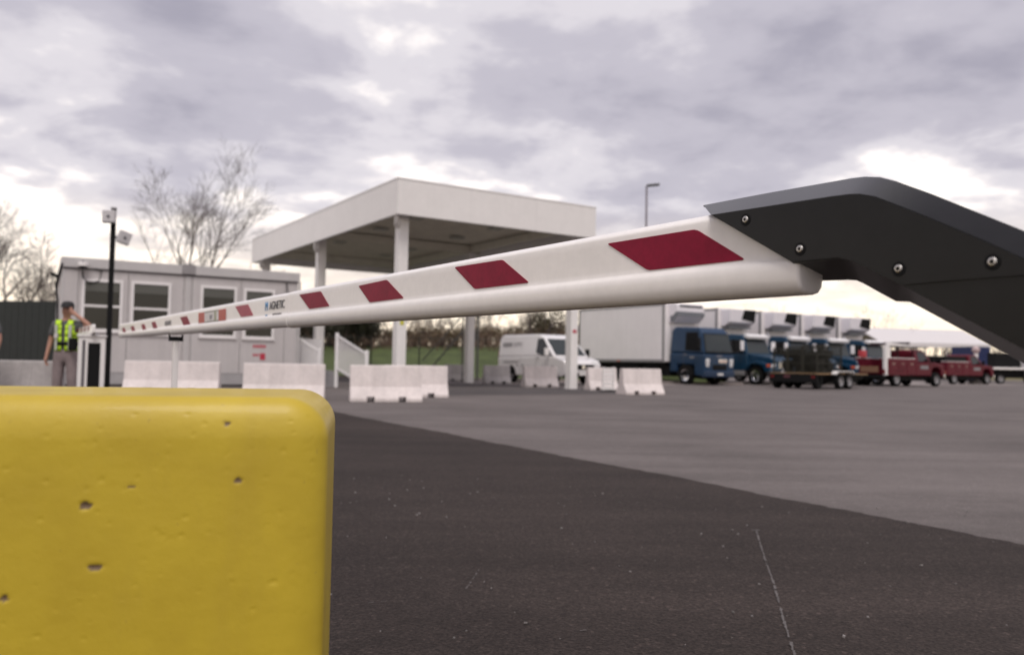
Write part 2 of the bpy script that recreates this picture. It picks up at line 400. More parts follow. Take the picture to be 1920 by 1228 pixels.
# grass bank behind the lot
GRASS = mat('grass', (0.066, 0.088, 0.025), 0.95, var=0.35, vscale=0.7, var2=0.25, v2scale=7, bump=0.6, bscale=12)
def bank_z(d):
    return 0.0 if d <= 0 else 2.05 * (1 - math.cos(min(d/17.0, 1)*math.pi))/2 + 0.02
def bank_edge(x): return 42.5 + 0.02*x if x > -8 else 43.5
bk = MB(); xs = [i*3.0 for i in range(-34, 5)]; ds = [i*1.3 for i in range(0, 40)]
rr = random.Random(5)
for x in xs:
    for d in ds: bk.v.append((x, bank_edge(x)+d, bank_z(d-0.4) + (rr.uniform(-.06,.06) if d > 1.5 else 0.004)))
nd = len(ds)
for i in range(len(xs)-1):
    for j in range(nd-1): bk.f.append((i*nd+j, (i+1)*nd+j, (i+1)*nd+j+1, i*nd+j+1)); bk.mi.append(0)
struct('grass_bank', bk, GRASS, smooth=60)
kb = MB(); kb.box(-60, 12, -0.09, 0.09, 0, 0.13)
k = kb.build('kerb', CONCP, bevel=0.015); k.location = (0, 42.35, 0); k['kind'] = 'structure'
vg = MB(); q0 = Vector((38, 92, 0.01)); vg.add([q0, q0+Vector((160,0,0)), q0+Vector((160,90,0)), q0+Vector((-20,90,0))], [(0,1,2,3)])
struct('grass_verge', vg, mat('dry_grass', (0.15,0.13,0.055), 0.95, var=0.3, vscale=1))

# ================================================================== FOREGROUND: yellow block
def yellow_material():
    m = bpy.data.materials.new('yellow_painted_concrete'); m.use_nodes = True; t = m.node_tree; b = t.nodes['Principled BSDF']
    b.inputs['Roughness'].default_value = 0.5; b.inputs['Coat Weight'].default_value = 0.08
    co = t.nodes.new('ShaderNodeTexCoord'); n = t.nodes.new('ShaderNodeTexNoise'); n.inputs['Scale'].default_value = 9; n.inputs['Detail'].default_value = 7
    t.links.new(co.outputs['Object'], n.inputs['Vector'])
    rp = t.nodes.new('ShaderNodeValToRGB'); t.links.new(n.outputs[0], rp.inputs[0])
    rp.color_ramp.elements[0].position = .3; rp.color_ramp.elements[0].color = (0.475,0.338,0.022,1)
    rp.color_ramp.elements[1].position = .7; rp.color_ramp.elements[1].color = (0.565,0.415,0.028,1)
    at_ = t.nodes.new('ShaderNodeAttribute'); at_.attribute_name = 'bare'
    mx = t.nodes.new('ShaderNodeMix'); mx.data_type = 'RGBA'
    t.links.new(at_.outputs['Fac'], mx.inputs[0]); t.links.new(rp.outputs[0], mx.inputs[6]); mx.inputs[7].default_value = (0.16,0.105,0.06,1)
    # faint grime and rubbed patches over the paint
    mpg = t.nodes.new('ShaderNodeMapping'); mpg.inputs['Scale'].default_value = (5, 5, 1.6); t.links.new(co.outputs['Object'], mpg.inputs[0])
    ng = t.nodes.new('ShaderNodeTexNoise'); ng.inputs['Scale'].default_value = 1.6; ng.inputs['Detail'].default_value = 9; ng.inputs['Roughness'].default_value = .68; t.links.new(mpg.outputs[0], ng.inputs['Vector'])
    rg = t.nodes.new('ShaderNodeMapRange'); rg.inputs[1].default_value = .50; rg.inputs[2].default_value = .74; rg.inputs[3].default_value = 0; rg.inputs[4].default_value = .2; t.links.new(ng.outputs[0], rg.inputs[0])
    mg = t.nodes.new('ShaderNodeMix'); mg.data_type = 'RGBA'; t.links.new(rg.outputs[0], mg.inputs[0]); t.links.new(mx.outputs[2], mg.inputs[6]); mg.inputs[7].default_value = (0.30,0.20,0.045,1)
    nsp = t.nodes.new('ShaderNodeTexNoise'); nsp.inputs['Scale'].default_value = 120; nsp.inputs['Detail'].default_value = 3; t.links.new(co.outputs['Object'], nsp.inputs['Vector'])
    rs_ = t.nodes.new('ShaderNodeMapRange'); rs_.inputs[1].default_value = .70; rs_.inputs[2].default_value = .76; rs_.inputs[3].default_value = 0; rs_.inputs[4].default_value = .55; t.links.new(nsp.outputs[0], rs_.inputs[0])
    ms = t.nodes.new('ShaderNodeMix'); ms.data_type = 'RGBA'; t.links.new(rs_.outputs[0], ms.inputs[0]); t.links.new(mg.outputs[2], ms.inputs[6]); ms.inputs[7].default_value = (0.26,0.17,0.05,1)
    t.links.new(ms.outputs[2], b.inputs['Base Color'])
    n2 = t.nodes.new('ShaderNodeTexNoise'); n2.inputs['Scale'].default_value = 55; n2.inputs['Detail'].default_value = 4
    t.links.new(co.outputs['Object'], n2.inputs['Vector'])
    bp = t.nodes.new('ShaderNodeBump'); bp.inputs['Strength'].default_value = 0.18; bp.inputs['Distance'].default_value = 0.004
    t.links.new(n2.outputs[0], bp.inputs['Height']); t.links.new(bp.outputs[0], b.inputs['Normal'])
    return m
def yellow_block():
    top = CAM_H - 0.046; x1 = 0.0; x0 = -1.55; y0 = 0.0; y1 = 0.34; org = Vector((-0.2225, 1.0, 0)); RB = Matrix.Rotation(R(10.5), 3, 'Z'); RI = RB.transposed()
    rad = Vector((0.056, 0.030, 0.052)); lo = Vector((x0, y0, -0.2)); hi = Vector((x1, y1, top))
    rnd = random.Random(21)
    pits = [(425,795,.0075,.005),(447,901,.0085,.0055),(160,948,.0125,.0085),(178,1063,.0165,.0065),(8,1122,.009,.007),(188,804,.006,.003),(350,777,.006,.003),(246,912,.0075,.003),(440,600,.0,.0),
            (545,790,.006,.003),(700,0,0,0),(205,980,.006,.003),(550,811,.005,.003),(104,984,.004,.002)]
    P = []
    for (px, py, rx, rz) in pits:
        if rx <= 0: continue
        h_ = RI @ (hit(px, py, org, RB @ Vector((0,1,0))) - org); P.append((h_.x, h_.z, rx*.62, rz*.68, 1.0 if rx > .0072 else .7))
    for k in range(190):
        s = rnd.choice((.0018,.002,.0024,.0028,.0034)); P.append((rnd.uniform(-.50,-.015), rnd.uniform(.45,.835), s*rnd.uniform(.9,1.8), s, rnd.uniform(.12,.6)))
    for k in range(26): P.append((x1-0.020+rnd.gauss(0,.003), rnd.uniform(.45,.82), .002, .0035, rnd.uniform(.1,.3)))
    def axis(a, b, c, fine, coarse):
        out = []; t = a
        while t < b: out.append(t); t += coarse
        t = b
        while t < c: out.append(t); t += fine
        out.append(c); return out
    XS = axis(x0, -0.52, x1, 0.0022, 0.09); ZS = axis(0.0, 0.43, top, 0.0022, 0.09); YS = axis(y0, y0, y1, 0.006, 0.006)
    mb = MB(); bare = []
    def put(p):
        q = Vector((min(max(p[i], lo[i]+rad[i]), hi[i]-rad[i]) for i in range(3)))
        d = Vector(((p[i]-q[i])/rad[i] for i in range(3)))
        if d.length > 1e-6: d.normalize()
        r = Vector((q[i] + d[i]*rad[i] for i in range(3)))
        return r
    def surf(us, vs, fn, front=False):
        o = len(mb.v)
        for a in us:
            for c in vs:
                p = put(fn(a, c)); br = 0.0
                if front and p.x > -0.53 and p.z > .42:
                    w = 0.0
                    for (cx, cz, rx, rz, dep) in P:
                        dx = (p.x-cx)/rx; dz = (p.z-cz)/rz
                        if abs(dx) > 1.3 or abs(dz) > 1.3: continue
                        ang = math.atan2(dz, dx); rr = math.hypot(dx, dz)/(1+.12*math.sin(3*ang+cx*900)+.08*math.sin(5*ang+cz*700))
                        if rr < 1.0:
                            k_ = (1-rr*rr); w = max(w, k_*dep*min(rx,rz)*.5)
                            if dep > .9 and rr < .82: br = 1.0
                    p.y += w
                mb.v.append(tuple(p)); bare.append(br)
        nv = len(vs)
        for i in range(len(us)-1):
            for j in range(nv-1):
                mb.f.append((o+i*nv+j, o+(i+1)*nv+j, o+(i+1)*nv+j+1, o+i*nv+j+1)); mb.mi.append(0)
    surf(XS, ZS, lambda a, c: (a, y0, c), True)
    surf(XS, ZS[::6]+[top], lambda a, c: (a, y1, c))
    surf(XS, YS, lambda a, c: (a, c, top))
    surf(YS, ZS, lambda a, c: (x1, a, c))
    surf(YS, ZS[::6]+[top], lambda a, c: (x0, a, c))
    me = bpy.data.meshes.new('yellow_block'); me.from_pydata(mb.v, [], mb.f)
    at_ = me.attributes.new('bare', 'FLOAT', 'POINT'); at_.data.foreach_set('value', bare)
    bm = bmesh.new(); bm.from_mesh(me); bmesh.ops.remove_doubles(bm, verts=bm.verts, dist=0.0002); bmesh.ops.recalc_face_normals(bm, faces=bm.faces); bm.to_mesh(me); bm.free()
    me.materials.append(yellow_material()); me.polygons.foreach_set('use_smooth', [True]*len(me.polygons))
    o = bpy.data.objects.new('concrete_block', me); COL.objects.link(o); o.location = org; o.rotation_euler = (0,0,R(10.5))
    tag(o, 'yellow painted concrete block with small pits, closest thing to the camera', 'concrete block')
yellow_block()

# ================================================================== FOREGROUND: barrier boom
XV, KD = -30.0, 1.48*1298
def bdepth(px): return KD/(px - XV)
B0 = at(1528, 552, bdepth(1528)); B1 = at(228, 635, bdepth(228))
E = (B1 - B0); BLEN = E.length; E = E.normalized(); EH = Vector((E.x, E.y, 0)).normalized()
NF = Vector((-EH.y, EH.x, 0))                      # towards the camera
if NF.dot(CAMP - B0) < 0: NF = -NF
ZB = E.cross(NF).normalized()
if ZB.z < 0: ZB = -ZB
def bp(s, n, z): return B0 + E*s + NF*n + ZB*z
def onface(px, py, off): return hit(px, py, B0 + NF*off, NF)
def s_of(px, py=590): return (onface(px, py, 0.02) - B0).dot(E)
gate = thing('barrier_gate', 'long white barrier boom with red patches on a dark grey bracket, crossing the foreground', 'barrier gate', (0,0,0))
PROF = [(0,.1500),(.003,.1497),(.0185,.1400),(.0207,.1375),(.0215,.1335),(.0215,.1200),(.0215,.0700),(.0216,.0600),(.0232,.0560),(.0272,.0525),(.0303,.0465),(.0312,.0370),(.0306,.0240),(.0280,.0115),(.0210,.0035),(.0105,.0004)]
def boom_section(name, s0, s1, k0, k1, zoff0=0.0, zoff1=0.0, round_start=False):
    loops = []
    def ring(s, k, zo, shrink=1.0):
        f = [(n*k*shrink, z*k) for n, z in PROF]; b = [(-n, z) for n, z in reversed(f[1:])]
        zc = .05
        return [bp(s, n, zo + (zc + (z-zc)*(1 if shrink == 1 else .5+.5*shrink))) for n, z in f + [(0, 0)] + b]
    st = [(s0, 1.0)]
    if round_start: st = [(s0-.006, .80), (s0-.0045, .92), (s0-.002, .98), (s0, 1.0)]
    for s, sh in st: loops.append(ring(s, k0, zoff0, sh))
    loops.append(ring(s1, k1, zoff1))
    loops.append(ring(s1+.002, k1, zoff1, .9))
    return MB().loft(loops).build(name, BOOMW, gate, smooth=38)
sj1, sj2 = s_of(541, 600), s_of(322, 622)
b1 = boom_section('boom', 0.012, sj1, 1.0, 0.985, round_start=True)
b2 = boom_section('boom', sj1-.05, sj2, 0.955, 0.93, .003, .003)
b3 = boom_section('boom', sj2-.05, BLEN, 0.895, 0.86, .007, .007)
def collar(s, k, zo):
    f = [(n*k+.0012, z*k) for n, z in PROF]; b = [(-n, z) for n, z in reversed(f[1:])]
    lp = [[bp(s_, n, zo + z) for n, z in f + [(0, -.001)] + b] for s_ in (s-.006, s+.006)]
    return MB().loft(lp).build('joint_collar', BOOMW, gate, smooth=38)
collar(sj1, .988, -.0005); collar(sj2, .935, .0025)
def rounded_quad(pix, off, r=0.16):
    P = [onface(x, y, off) for x, y in pix]; out = []
    for i in range(4):
        p, a, c = P[i], P[i-1], P[(i+1) % 4]
        ra = min(r*0.02/0.16, (a-p).length*.3); da = (a-p).normalized()*ra*.45; dc = (c-p).normalized()*ra*.45
        for t in (0, .33, .66, 1): out.append((p+da)*(1-t)**2 + p*2*t*(1-t) + (p+dc)*t*t)
    return out
def decal(name, pix, m, off, parent, flat=False):
    P = rounded_quad(pix, off) if not flat else [onface(x, y, off) for x, y in pix]
    return MB().prism([p - NF*.001 for p in P], NF*.0016).build(name, m, parent)
for pix in ([(1138,457),(1305,430),(1398,487),(1215,507)], [(852,501),(942,487),(992,530),(890,542)], [(672,536),(725,524.5),(757,559),(693,567)], [(561,552.5),(601,546),(617.5,574),(580,579.5)]):
    decal('red_patch', pix, RED, .0224, b1)
decal('red_patch', [(441,574.5),(465,570.5),(475,591.5),(452,594.5)], RED2, .0212, b2)
decal('red_patch', [(337.5,595),(350,592.5),(357,608),(344,610)], RED, .0212, b2)
decal('sign_plate', [(372,587),(423,578.5),(423,600),(372,606)], mat('sign_white', (.66,.63,.62), .45), .0214, b2, True)
decal('red_field', [(372,587),(383,585.2),(383,604.7),(372,606)], SIGNRED, .0226, b2, True)
decal('red_field', [(410,580.8),(423,578.5),(423,600),(410,601.4)], SIGNRED, .0226, b2, True)
decal('sign_rim', [(383,585.2),(410,580.8),(410,582.0),(383,586.4)], mat('sign_olive', (.12,.11,.08), .6), .0226, b2, True)
decal('sign_rim', [(383,603.6),(410,600.2),(410,601.4),(383,604.7)], MATS['sign_olive'], .0226, b2, True)
decal('sign_glyph', [(393,591),(398,590),(397,598),(393,599)], mat('glyph_grey', (.30,.28,.30), .6), .0226, b2, True)
decal('sign_stripe', [(402,583.5),(405,583),(405,601),(402,601.6)], mat('stripe_olive', (.35,.36,.24), .6), .0226, b2, True)
for pix in ([(284,604.5),(291,603),(295,615),(287,616)], [(264.5,608.5),(270.5,607.5),(274,618),(267.5,619)], [(244.5,612),(250,611),(254,621.5),(248,622.5)], [(229,615),(233,614.2),(237,624),(231,625)]):
    decal('red_patch', pix, RED, .0205, b3)
# maker's lettering: blue first letter, dark rest, thin line under it
def boom_lettering(pc, w, k, parent, blue=True):
    o = onface(pc[0], pc[1], .0225*k); size = w/5.6
    o -= NF*0.0
    xd = -E; yd = ZB
    if blue:
        text('logo_letter', 'M', size*1.12, LOGOB, parent, o + xd*(-w*.44), xd, yd)
        text('lettering', 'AGNETIC', size, LOGOD, parent, o + xd*(w*.10), xd, yd)
        text('small_lettering', 'AUTOCONTROL', size*.34, LETG, parent, o + xd*(w*.12) - yd*size*.78, xd, yd)
        q = o + xd*(-w*.43) - yd*size*.80
        MB().prism([q - xd*size*.3 - yd*size*.10, q + xd*size*.3 - yd*size*.10, q + xd*size*.3 + yd*size*.10, q - xd*size*.3 + yd*size*.10], NF*.001).build('logo_bar', LOGOB, parent)
    else:
        text('lettering', 'MAGNETIC', size, LETG, parent, o, xd, yd)
wl = (onface(534, 570, .02) - onface(497, 575, .02)).length
boom_lettering((515.5, 573), wl, .955, b2)
boom_lettering((315, 606), wl*.9, .93, b2, False)

# bracket (dark grey gooseneck): front face loop F, outer silhouette loop S
FPIX = [(1333,403),(1450,385),(1560,368),(1592,364),(1612,363.5),(1640,368),(1672,380),(1736,405),(1842,449),(1920,484),(2150,590),(2260,650),(2260,900),(2150,850),(1920,655),(1715,548),(1697,538),(1682,531),(1640,511),(1600,491),(1588,487),(1574,485),(1530,489),(1487,493),(1410,448)]
SPIX = [(1319,385),(1440,362),(1560,341),(1596,334.5),(1622,331.5),(1650,332.5),(1680,340),(1745,363),(1850,405),(1920,433),(2150,525),(2280,590),(2280,960),(2150,830),(1920,682),(1722,574),(1706,566),(1680,565),(1650,549),(1618,531),(1606,526),(1590,525),(1545,526.5),(1507,528),(1405,440)]
F = [onface(x, y, .0345) for x, y in FPIX]; SOFF = [-.078,-.078,-.078,-.066,-.052,-.036,-.022,-.010,-.006,-.006,-.006,-.006]
S = [onface(x, y, SOFF[i] if i < 12 else -.050) for i, (x, y) in enumerate(SPIX)]
Sb = [onface(x, y + (2.5 if i < 12 else -2.5), -.086) for i, (x, y) in enumerate(SPIX)]; Fb = [p - NF*.0975 + Vector((0,0,0)) for p in F]
# plates are split: upper face plate and lower arm plate, each a part
br = MB().loft([S, Sb], False, True).build('bracket_core', BLACKP, gate, smooth=30)
def lerp(a, b, t): return a + (b-a)*t
face = MB().loft([F, S], True, False).build('bracket_face', BLACKP, gate, smooth=25)
# raised upper plate over the seam
PPIX = [(1339,403.6),(1450,386.5),(1560,369.5),(1592,365.5),(1612,365),(1639,369.5),(1671,381.5),(1735,406.5),(1841,450.5),(1920,485.5),(1972,509),(1972,511.5),(1920,516),(1800,525),(1697,534),(1683,529),(1641,509),(1601,489),(1588,485.2),(1574,483.2),(1530,487.2),(1489,491),(1411,447)]
PP = [onface(x, y, .0350) for x, y in PPIX]
pl = MB().prism(PP, NF*.0030).build('bracket_plate', BLACKP, gate)
def bolt(px, py, off, r=.0054):
    c = onface(px, py, off); M = Matrix((NF, EH, Vector((0,0,1)))).transposed().to_4x4(); M.translation = c
    w = MB().lathe([(0.0006,0),(0.0006,r*1.78),(0,r*1.86),(-.001,r*1.88)], M, 24).build('washer', BLACK, gate, smooth=40)
    h = MB().lathe([(0.0004,r*1.08),(.0014,r*1.05),(.0021,r*.92),(.0025,r*.72),(.0025,r*.50),(.0020,r*.47),(.0006,r*.46),(.0006,0)], M, 24).build('bolt_head', STEEL, gate, smooth=40)
    sk = MB().lathe([(.0011,r*.45),(.0011,0)], M, 6).build('hex_socket', BLACK, h)
for px, py in ((1398,412),(1500,467),(1685,504),(1861,491)): bolt(px, py, .0384)
# lower tie bar under the bracket nose
# drive housing of this gate, to the right of the frame
hub = onface(2330, 800, -.05)
hc = hub - NF*.24 - E*.02
hx = Matrix((E, NF, Vector((0,0,1)))).transposed()
hb = MB(); hb.obox((hc.x, hc.y, .53), (.32,.34,1.06), Matrix((EH, NF, Vector((0,0,1)))).transposed()); hb.build('housing', WHITE, gate, bevel=.02)
MB().cyl(hub - NF*.10, hub + NF*.06, .07, n=24).build('drive_hub', BLACKP, gate, smooth=40)

# support post under the boom (separate, standing on the ground)
sp = bp(s_of(324, 630), 0, 0); spost = thing('boom_support_post', 'slim white post with black fork carrying the outer end of the long boom', 'post', (sp.x, sp.y, 0), math.degrees(math.atan2(EH.y, EH.x)))
zt = sp.z - .004
MB().box(-.017,.017,-.017,.017,.012,zt-.035).build('tube', WHITE, spost, bevel=.004)
MB().box(-.07,.07,-.07,.07,0,.012).build('base_plate', GREYM, spost)
fk = MB(); fk.box(-.016,.016,-.036,.036,zt-.035,zt-.006); fk.box(-.016,.016,-.043,-.0365,zt-.035,zt+.008); fk.box(-.016,.016,.0365,.043,zt-.035,zt+.008); fk.build('fork', BLACK, spost)

# ================================================================== SECOND GATE at the left
gp = ground(167, 0 + 668 + FPX*.9/12.2)
g2 = thing('barrier_gate', 'smaller white barrier gate cabinet with dark door panel, beside the guard', 'barrier gate', (gp.x, gp.y, 0), 27)
box('housing', WHITE, g2, -.18,.18,-.16,.16,.03,1.19, .012)
box('base_plate', GREYM, g2, -.22,.22,-.20,.20,0,.03)
box('door_panel', BLACK, g2, -.045,.115,-.168,-.155,.12,1.10)
box('door_post', WHITE, g2, -.075,-.05,-.180,-.150,.06,1.16,.004)
box('side_recess', mat('recess_grey',(.12,.11,.12),.6), g2, -.125,-.085,-.166,-.155,.10,1.14)
box('top_cap', WHITE, g2, -.20,.20,-.18,.18,1.19,1.215,.008)
bo = MB(); ml = 4.2
prof2 = [(-.03,0),(.03,0),(.035,.03),(.022,.06),(.022,.14),(0,.152),(-.022,.14),(-.022,.06),(-.035,.03)]
bdir = Matrix.Rotation(R(33-27), 3, 'Z') @ Vector((0,1,0)); bside = Vector((bdir.y, -bdir.x, 0)); bst = Vector((.02,-.26,1.225))
bo.loft([[bst + bside*n*s_ + bdir*d + Vector((0,0,.075+(z-.075)*s_)) for n, z in prof2] for d, s_ in ((-.02,.6),(0,.85),(.04,1),(ml,.85))])
b2o = bo.build('boom', BOOMW, g2, smooth=40)
for k in range(7):
    d0 = .45 + k*.52
    for sgn in (-1, 1):
        q = bst + bdir*d0 + bside*sgn*.0225; 
        MB().prism([q+Vector((0,0,.068)), q+bdir*.24+Vector((0,0,.068)), q+bdir*.14+Vector((0,0,.132)), q-bdir*.10+Vector((0,0,.132))], bside*sgn*.002).build('red_patch', RED, b2o)
MB().cyl(Vector((.02,-.05,1.20)), Vector((.02,-.05,1.25)), .06, n=16).build('hub', GREYM, g2)

# ================================================================== CAMERA MAST (black pole)
pb = ground(198.5, 668.5 + FPX*.9/12.8)
mast = thing('camera_mast', 'tall black pole with two white sensor boxes in front of the grey office building', 'pole', (pb.x, pb.y, 0), 20)
box('pole', BLACK, mast, -.036,.036,-.036,.036,0,3.24,.003)
box('pole_cap', GREYM, mast, -.042,.042,-.042,.042,3.24,3.262)
box('base_plate', BLACK, mast, -.11,.11,-.11,.11,0,.015)
def sensor(name, c, rot, bracket_to):
    sb = MB(); sb.obox((0,0,0), (.19,.08,.20), Matrix.Identity(3)); o = sb.build(name, mat('sensor_shell',(.56,.54,.555),.5,var=.03), mast, bevel=.012)
    o.location = c; o.rotation_euler = rot
    MB().cyl((0,-.050,0),(0,-.040,0),.022,n=16).build('lens', mat('lens_grey',(.10,.10,.11),.2), o)
    MB().box(-.085,.085,-.046,-.039,-.088,-.080).build('lower_lip', GREYM, o)
    MB().tube([Vector(c)+Vector((0,.03,0)), Vector(bracket_to)], .018, 8).build('bracket', BLACK, mast)
sensor('sensor_box', (-.055,-.085,3.10), (R(0),0,R(-12)), (0,0,3.10))
sensor('sensor_box', (.165,-.02,2.79), (R(6),R(17),R(24)), (0,0,2.79))

# ================================================================== OFFICE BUILDING
BA = 30.0
bw, bd, bh = 7.05, 12.0, 3.86
bp0 = at(114, 600, 24.3); bp0.z = 0
off = thing('site_office', 'grey double modular office building with four white framed windows', 'building', bp0, BA)
BX = Vector((math.cos(R(BA)), math.sin(R(BA)), 0)); BY = Vector((-math.sin(R(BA)), math.cos(R(BA)), 0))
def bl(px, py):                          # local x, z on the office front
    h_ = hit(px, py, bp0, BY); return (h_ - bp0).dot(BX), h_.z
jx = bl(352, 560)[0]
ftop = .32
box('core', MODD, off, .05, bw-.05, .05, bd-.05, .05, bh-.02)
# front siding: broad panels with recessed joints
edges = [0.0, bl(133,560)[0], bl(240,560)[0], jx-.14, jx+.14, bl(425,560)[0]-.0, bl(450,560)[0]+.25, bw]
edges = [0.0, .42, bl(240,560)[0], jx-.12, jx+.12, bl(452,560)[0], bw-.42, bw]
for a, b in zip(edges[:-1], edges[1:]):
    box('wall_panel', MODW, off, a+.006, b-.006, 0, .045, .42, bh-ftop, .006)
for k in range(10):
    box('side_panel', MODW, off, 0, .045, .052+k*1.19, .052+k*1.19+1.178, .42, bh-ftop, .006)
    box('side_panel', MODW, off, bw-.045, bw, .052+k*1.19, .052+k*1.19+1.178, .42, bh-ftop, .006)
box('skirting', mat('skirting_grey',(.36,.345,.35),.7,var=.06), off, .012, bw-.012, .012, .05, .06, .416)
box('skirting', MATS['skirting_grey'], off, .012, .05, .052, bd-.05, .06, .416)
box('skirting', MATS['skirting_grey'], off, bw-.05, bw-.012, .052, bd-.05, .06, .416)
box('roof_fascia', MODT, off, -.05, jx-.20, -.07, .05, bh-ftop+.02, bh, .012)
box('roof_fascia', MODT, off, jx+.20, bw+.05, -.07, .05, bh-ftop+.02, bh, .012)
box('ridge_cover', mat('ridge_grey',(.27,.255,.26),.6,var=.06), off, jx-.20, jx+.20, -.085, .05, bh-ftop+.03, bh+.03, .01)
box('fascia_gap', MODD, off, .0, bw, -.02, .049, bh-ftop-.028, bh-ftop+.02)
box('side_fascia', MODT, off, -.06, .04, .052, bd, bh-ftop+.02, bh-.004, .01)
box('side_fascia', MODT, off, bw-.04, bw+.06, .052, bd, bh-ftop+.02, bh-.004, .01)
box('roof', mat('membrane_grey',(.42,.41,.41),.8), off, -.04, bw+.04, .052, bd, bh-.03, bh+.01)
for x0_, x1_ in ((-.012,.055),(bw-.055,bw+.012)): box('corner_trim', MODT, off, x0_, x1_, -.014, .056, .06, bh-ftop, .005)
box('joint_cover', MODT, off, jx-.05, jx+.05, -.016, .05, .06, bh-ftop-.03, .006)
box('joint_cover', MODT, off, jx+.13, jx+.17, -.010, .05, .06, bh-ftop-.03, .006)
def window(pxl, pxr, pt, pbm, bsash):
    xl, zt_ = bl(pxl, pt); xr, _ = bl(pxr, pt); zb = bl((pxl+pxr)/2, pbm)[1]; t = .085
    if zt_ - zb < .5: zb = zt_ - 1.72
    fr = MB(); fr.box(xl, xl+t, -.035, .03, zb, zt_); fr.box(xr-t, xr, -.035, .03, zb, zt_)
    fr.box(xl+t, xr-t, -.035, .03, zt_-t, zt_); fr.box(xl+t, xr-t, -.035, .03, zb, zb+t)
    f = fr.build('window', FRAMEW, off, bevel=.008)
    zm = (zb+zt_)/2 - .02
    box('sash_rail', FRAMEW, f, xl+t, xr-t, -.022, .02, zm-.035, zm+.035, .006)
    box('pane', GLASS, f, xl+t, xr-t, -.006, .004, zm+.035, zt_-t)
    box('pane', GLASS, f, xl+t, xr-t, -.014, -.006, zb+t, zm-.035)
    box('blind', mat('blind_grey',(.10,.10,.088),.7), f, xl+t+.01, xr-t-.01, -.0095, -.0065, zt_-t-.28, zt_-t-.004)
    box('sill', FRAMEW, f, xl-.03, xr+.03, -.055, .02, zb-.03, zb-.002, .004)
window(154,232,522,622,0); window(246.5,322,527,628,0); window(376.5,445,535,633,0); window(457.5,516,541,636,0)
# dome camera, its arm and the looped cable
cx, cz = bl(155, 499)
dc = MB(); dc.lathe([(-.02,.0),(-.02,.15),(.07,.15),(.09,.12),(.09,0)], Matrix.Translation((cx,-.20,cz)) @ Matrix.Rotation(R(-90),4,'Y'), 20)
d = dc.build('camera_housing', WHITE, off, smooth=40)
MB().sphere((cx,-.20,cz-.03), .115, 14, 9, (1,1,.9)).build('camera_dome', mat('dome_smoke',(.02,.02,.025),.1,coat=.5), d, smooth=60)
MB().tube([(cx,0,cz+.14),(cx,-.2,cz+.14),(cx,-.2,cz+.08)], .025, 8).build('camera_arm', GREYM, off)
MB().tube([(cx-.4,-.045,bh-ftop+.06),(cx+.1,-.055,bh-ftop+.12),(cx+.45,-.05,bh-ftop-.02),(cx+.52,-.03,cz-.1),(cx+.46,-.03,cz-.42),(cx+.2,-.03,cz-.52),(cx+.02,-.03,cz-.35),(cx,-.06,cz-.05)], .018, 6).build('cable', BLACK, off, smooth=60)
MB().tube([(-.02,-.08,bh-.2),(-.08,.0,bh-.45),(-.16,.2,bh-.8),(-.1,.3,bh-1.3),(-.04,.25,.4)], .03, 6).build('cable', BLACK, off, smooth=60)
MB().obox((-.20,.25,bh-.55),(.22,.16,.10), Matrix.Rotation(R(20),3,'Y')).build('wall_lamp', BLACK, off, bevel=.01)
MB().obox((bw+.17,.25,bh-.90),(.26,.14,.09), Matrix.Rotation(R(-15),3,'Y')).build('wall_lamp', BLACK, off, bevel=.01)
MB().tube([(bw-.38,-.03,bh-ftop-.05),(bw-.36,-.04,bh-ftop-.35),(bw-.22,-.04,bh-ftop-.62),(bw-.20,-.04,bh-ftop-1.0)], .018, 6).build('cable', BLACK, off, smooth=60)
MB().tube([(bw+.05,-.06,bh-.3),(bw+.05,-.06,.3)], .04, 8).build('downpipe', MODT, off, smooth=60)
# red door notices: two short lines and a square mark
sx0, sz0 = bl(474, 649); sx1, _ = bl(499, 649); _, sz1 = bl(486, 669)
sw = sx1 - sx0
for k in range(7): box('red_notice_line', LETR, off, sx0+sw*(k/7.0)+.006, sx0+sw*((k+.8)/7.0), -.006, .0, sz0-.05, sz0+.05)
for k in range(3): box('red_notice_line', LETR, off, sx0+sw*(k/6.0)+.006, sx0+sw*((k+.8)/6.0), -.006, .0, sz1+.02, sz1+.10)
box('red_notice_square', LETR, off, sx0+sw*.55, sx0+sw*.95, -.006, .0, sz1-.10, sz1+.12)

# entrance ramp and stairs with white railings at the right end of the office
def rail_run(name, label, a, b, za, zb, base_a, base_b):
    t = thing(name, label, 'railing', (a.x, a.y, 0), 0)
    A_ = Vector((0,0,0)); D_ = b - a; D_.z = 0
    for (q, z, bz) in ((A_, za, base_a), (D_, zb, base_b)):
        p = MB().box(q.x-.055, q.x+.055, q.y-.055, q.y+.055, 0, z+.12); p.build('post', VINYL, t, bevel=.008)
    n = max(4, int(D_.length/.13)); d = D_.normalized()
    for i in range(1, n):
        q = D_*(i/n); zt_ = za+(zb-za)*i/n; b0 = base_a+(base_b-base_a)*i/n
        MB().box(q.x-.016, q.x+.016, q.y-.016, q.y+.016, b0+.06, zt_-.03).build('baluster', VINYL, t)
    for (h0, h1) in ((za, zb), (base_a+.08, base_b+.08)):
        MB().bar(Vector((0,0,h0))+d*.05, D_+Vector((0,0,h1))-d*.05, .05, .08).build('rail', VINYL, t, bevel=.006)
    return t
ra = at(549, 640, 28.2); rb = at(600, 660, 27.4); rc = at(632, 650, 27.6); rd = at(688, 662, 25.8)
for p in (ra, rb, rc, rd): p.z = 0
rail_run('ramp_railing', 'white slatted railing sloping down from the office corner', ra, rb, 1.75, 1.20, .75, .25)
rail_run('ramp_railing', 'white slatted railing sloping down towards the concrete blocks, left of the thick white column', rc, rd, 1.72, 1.12, .55, .05)
rp_ = thing('entrance_ramp', 'low grey ramp deck between the white railings beside the office', 'ramp', (0,0,0))
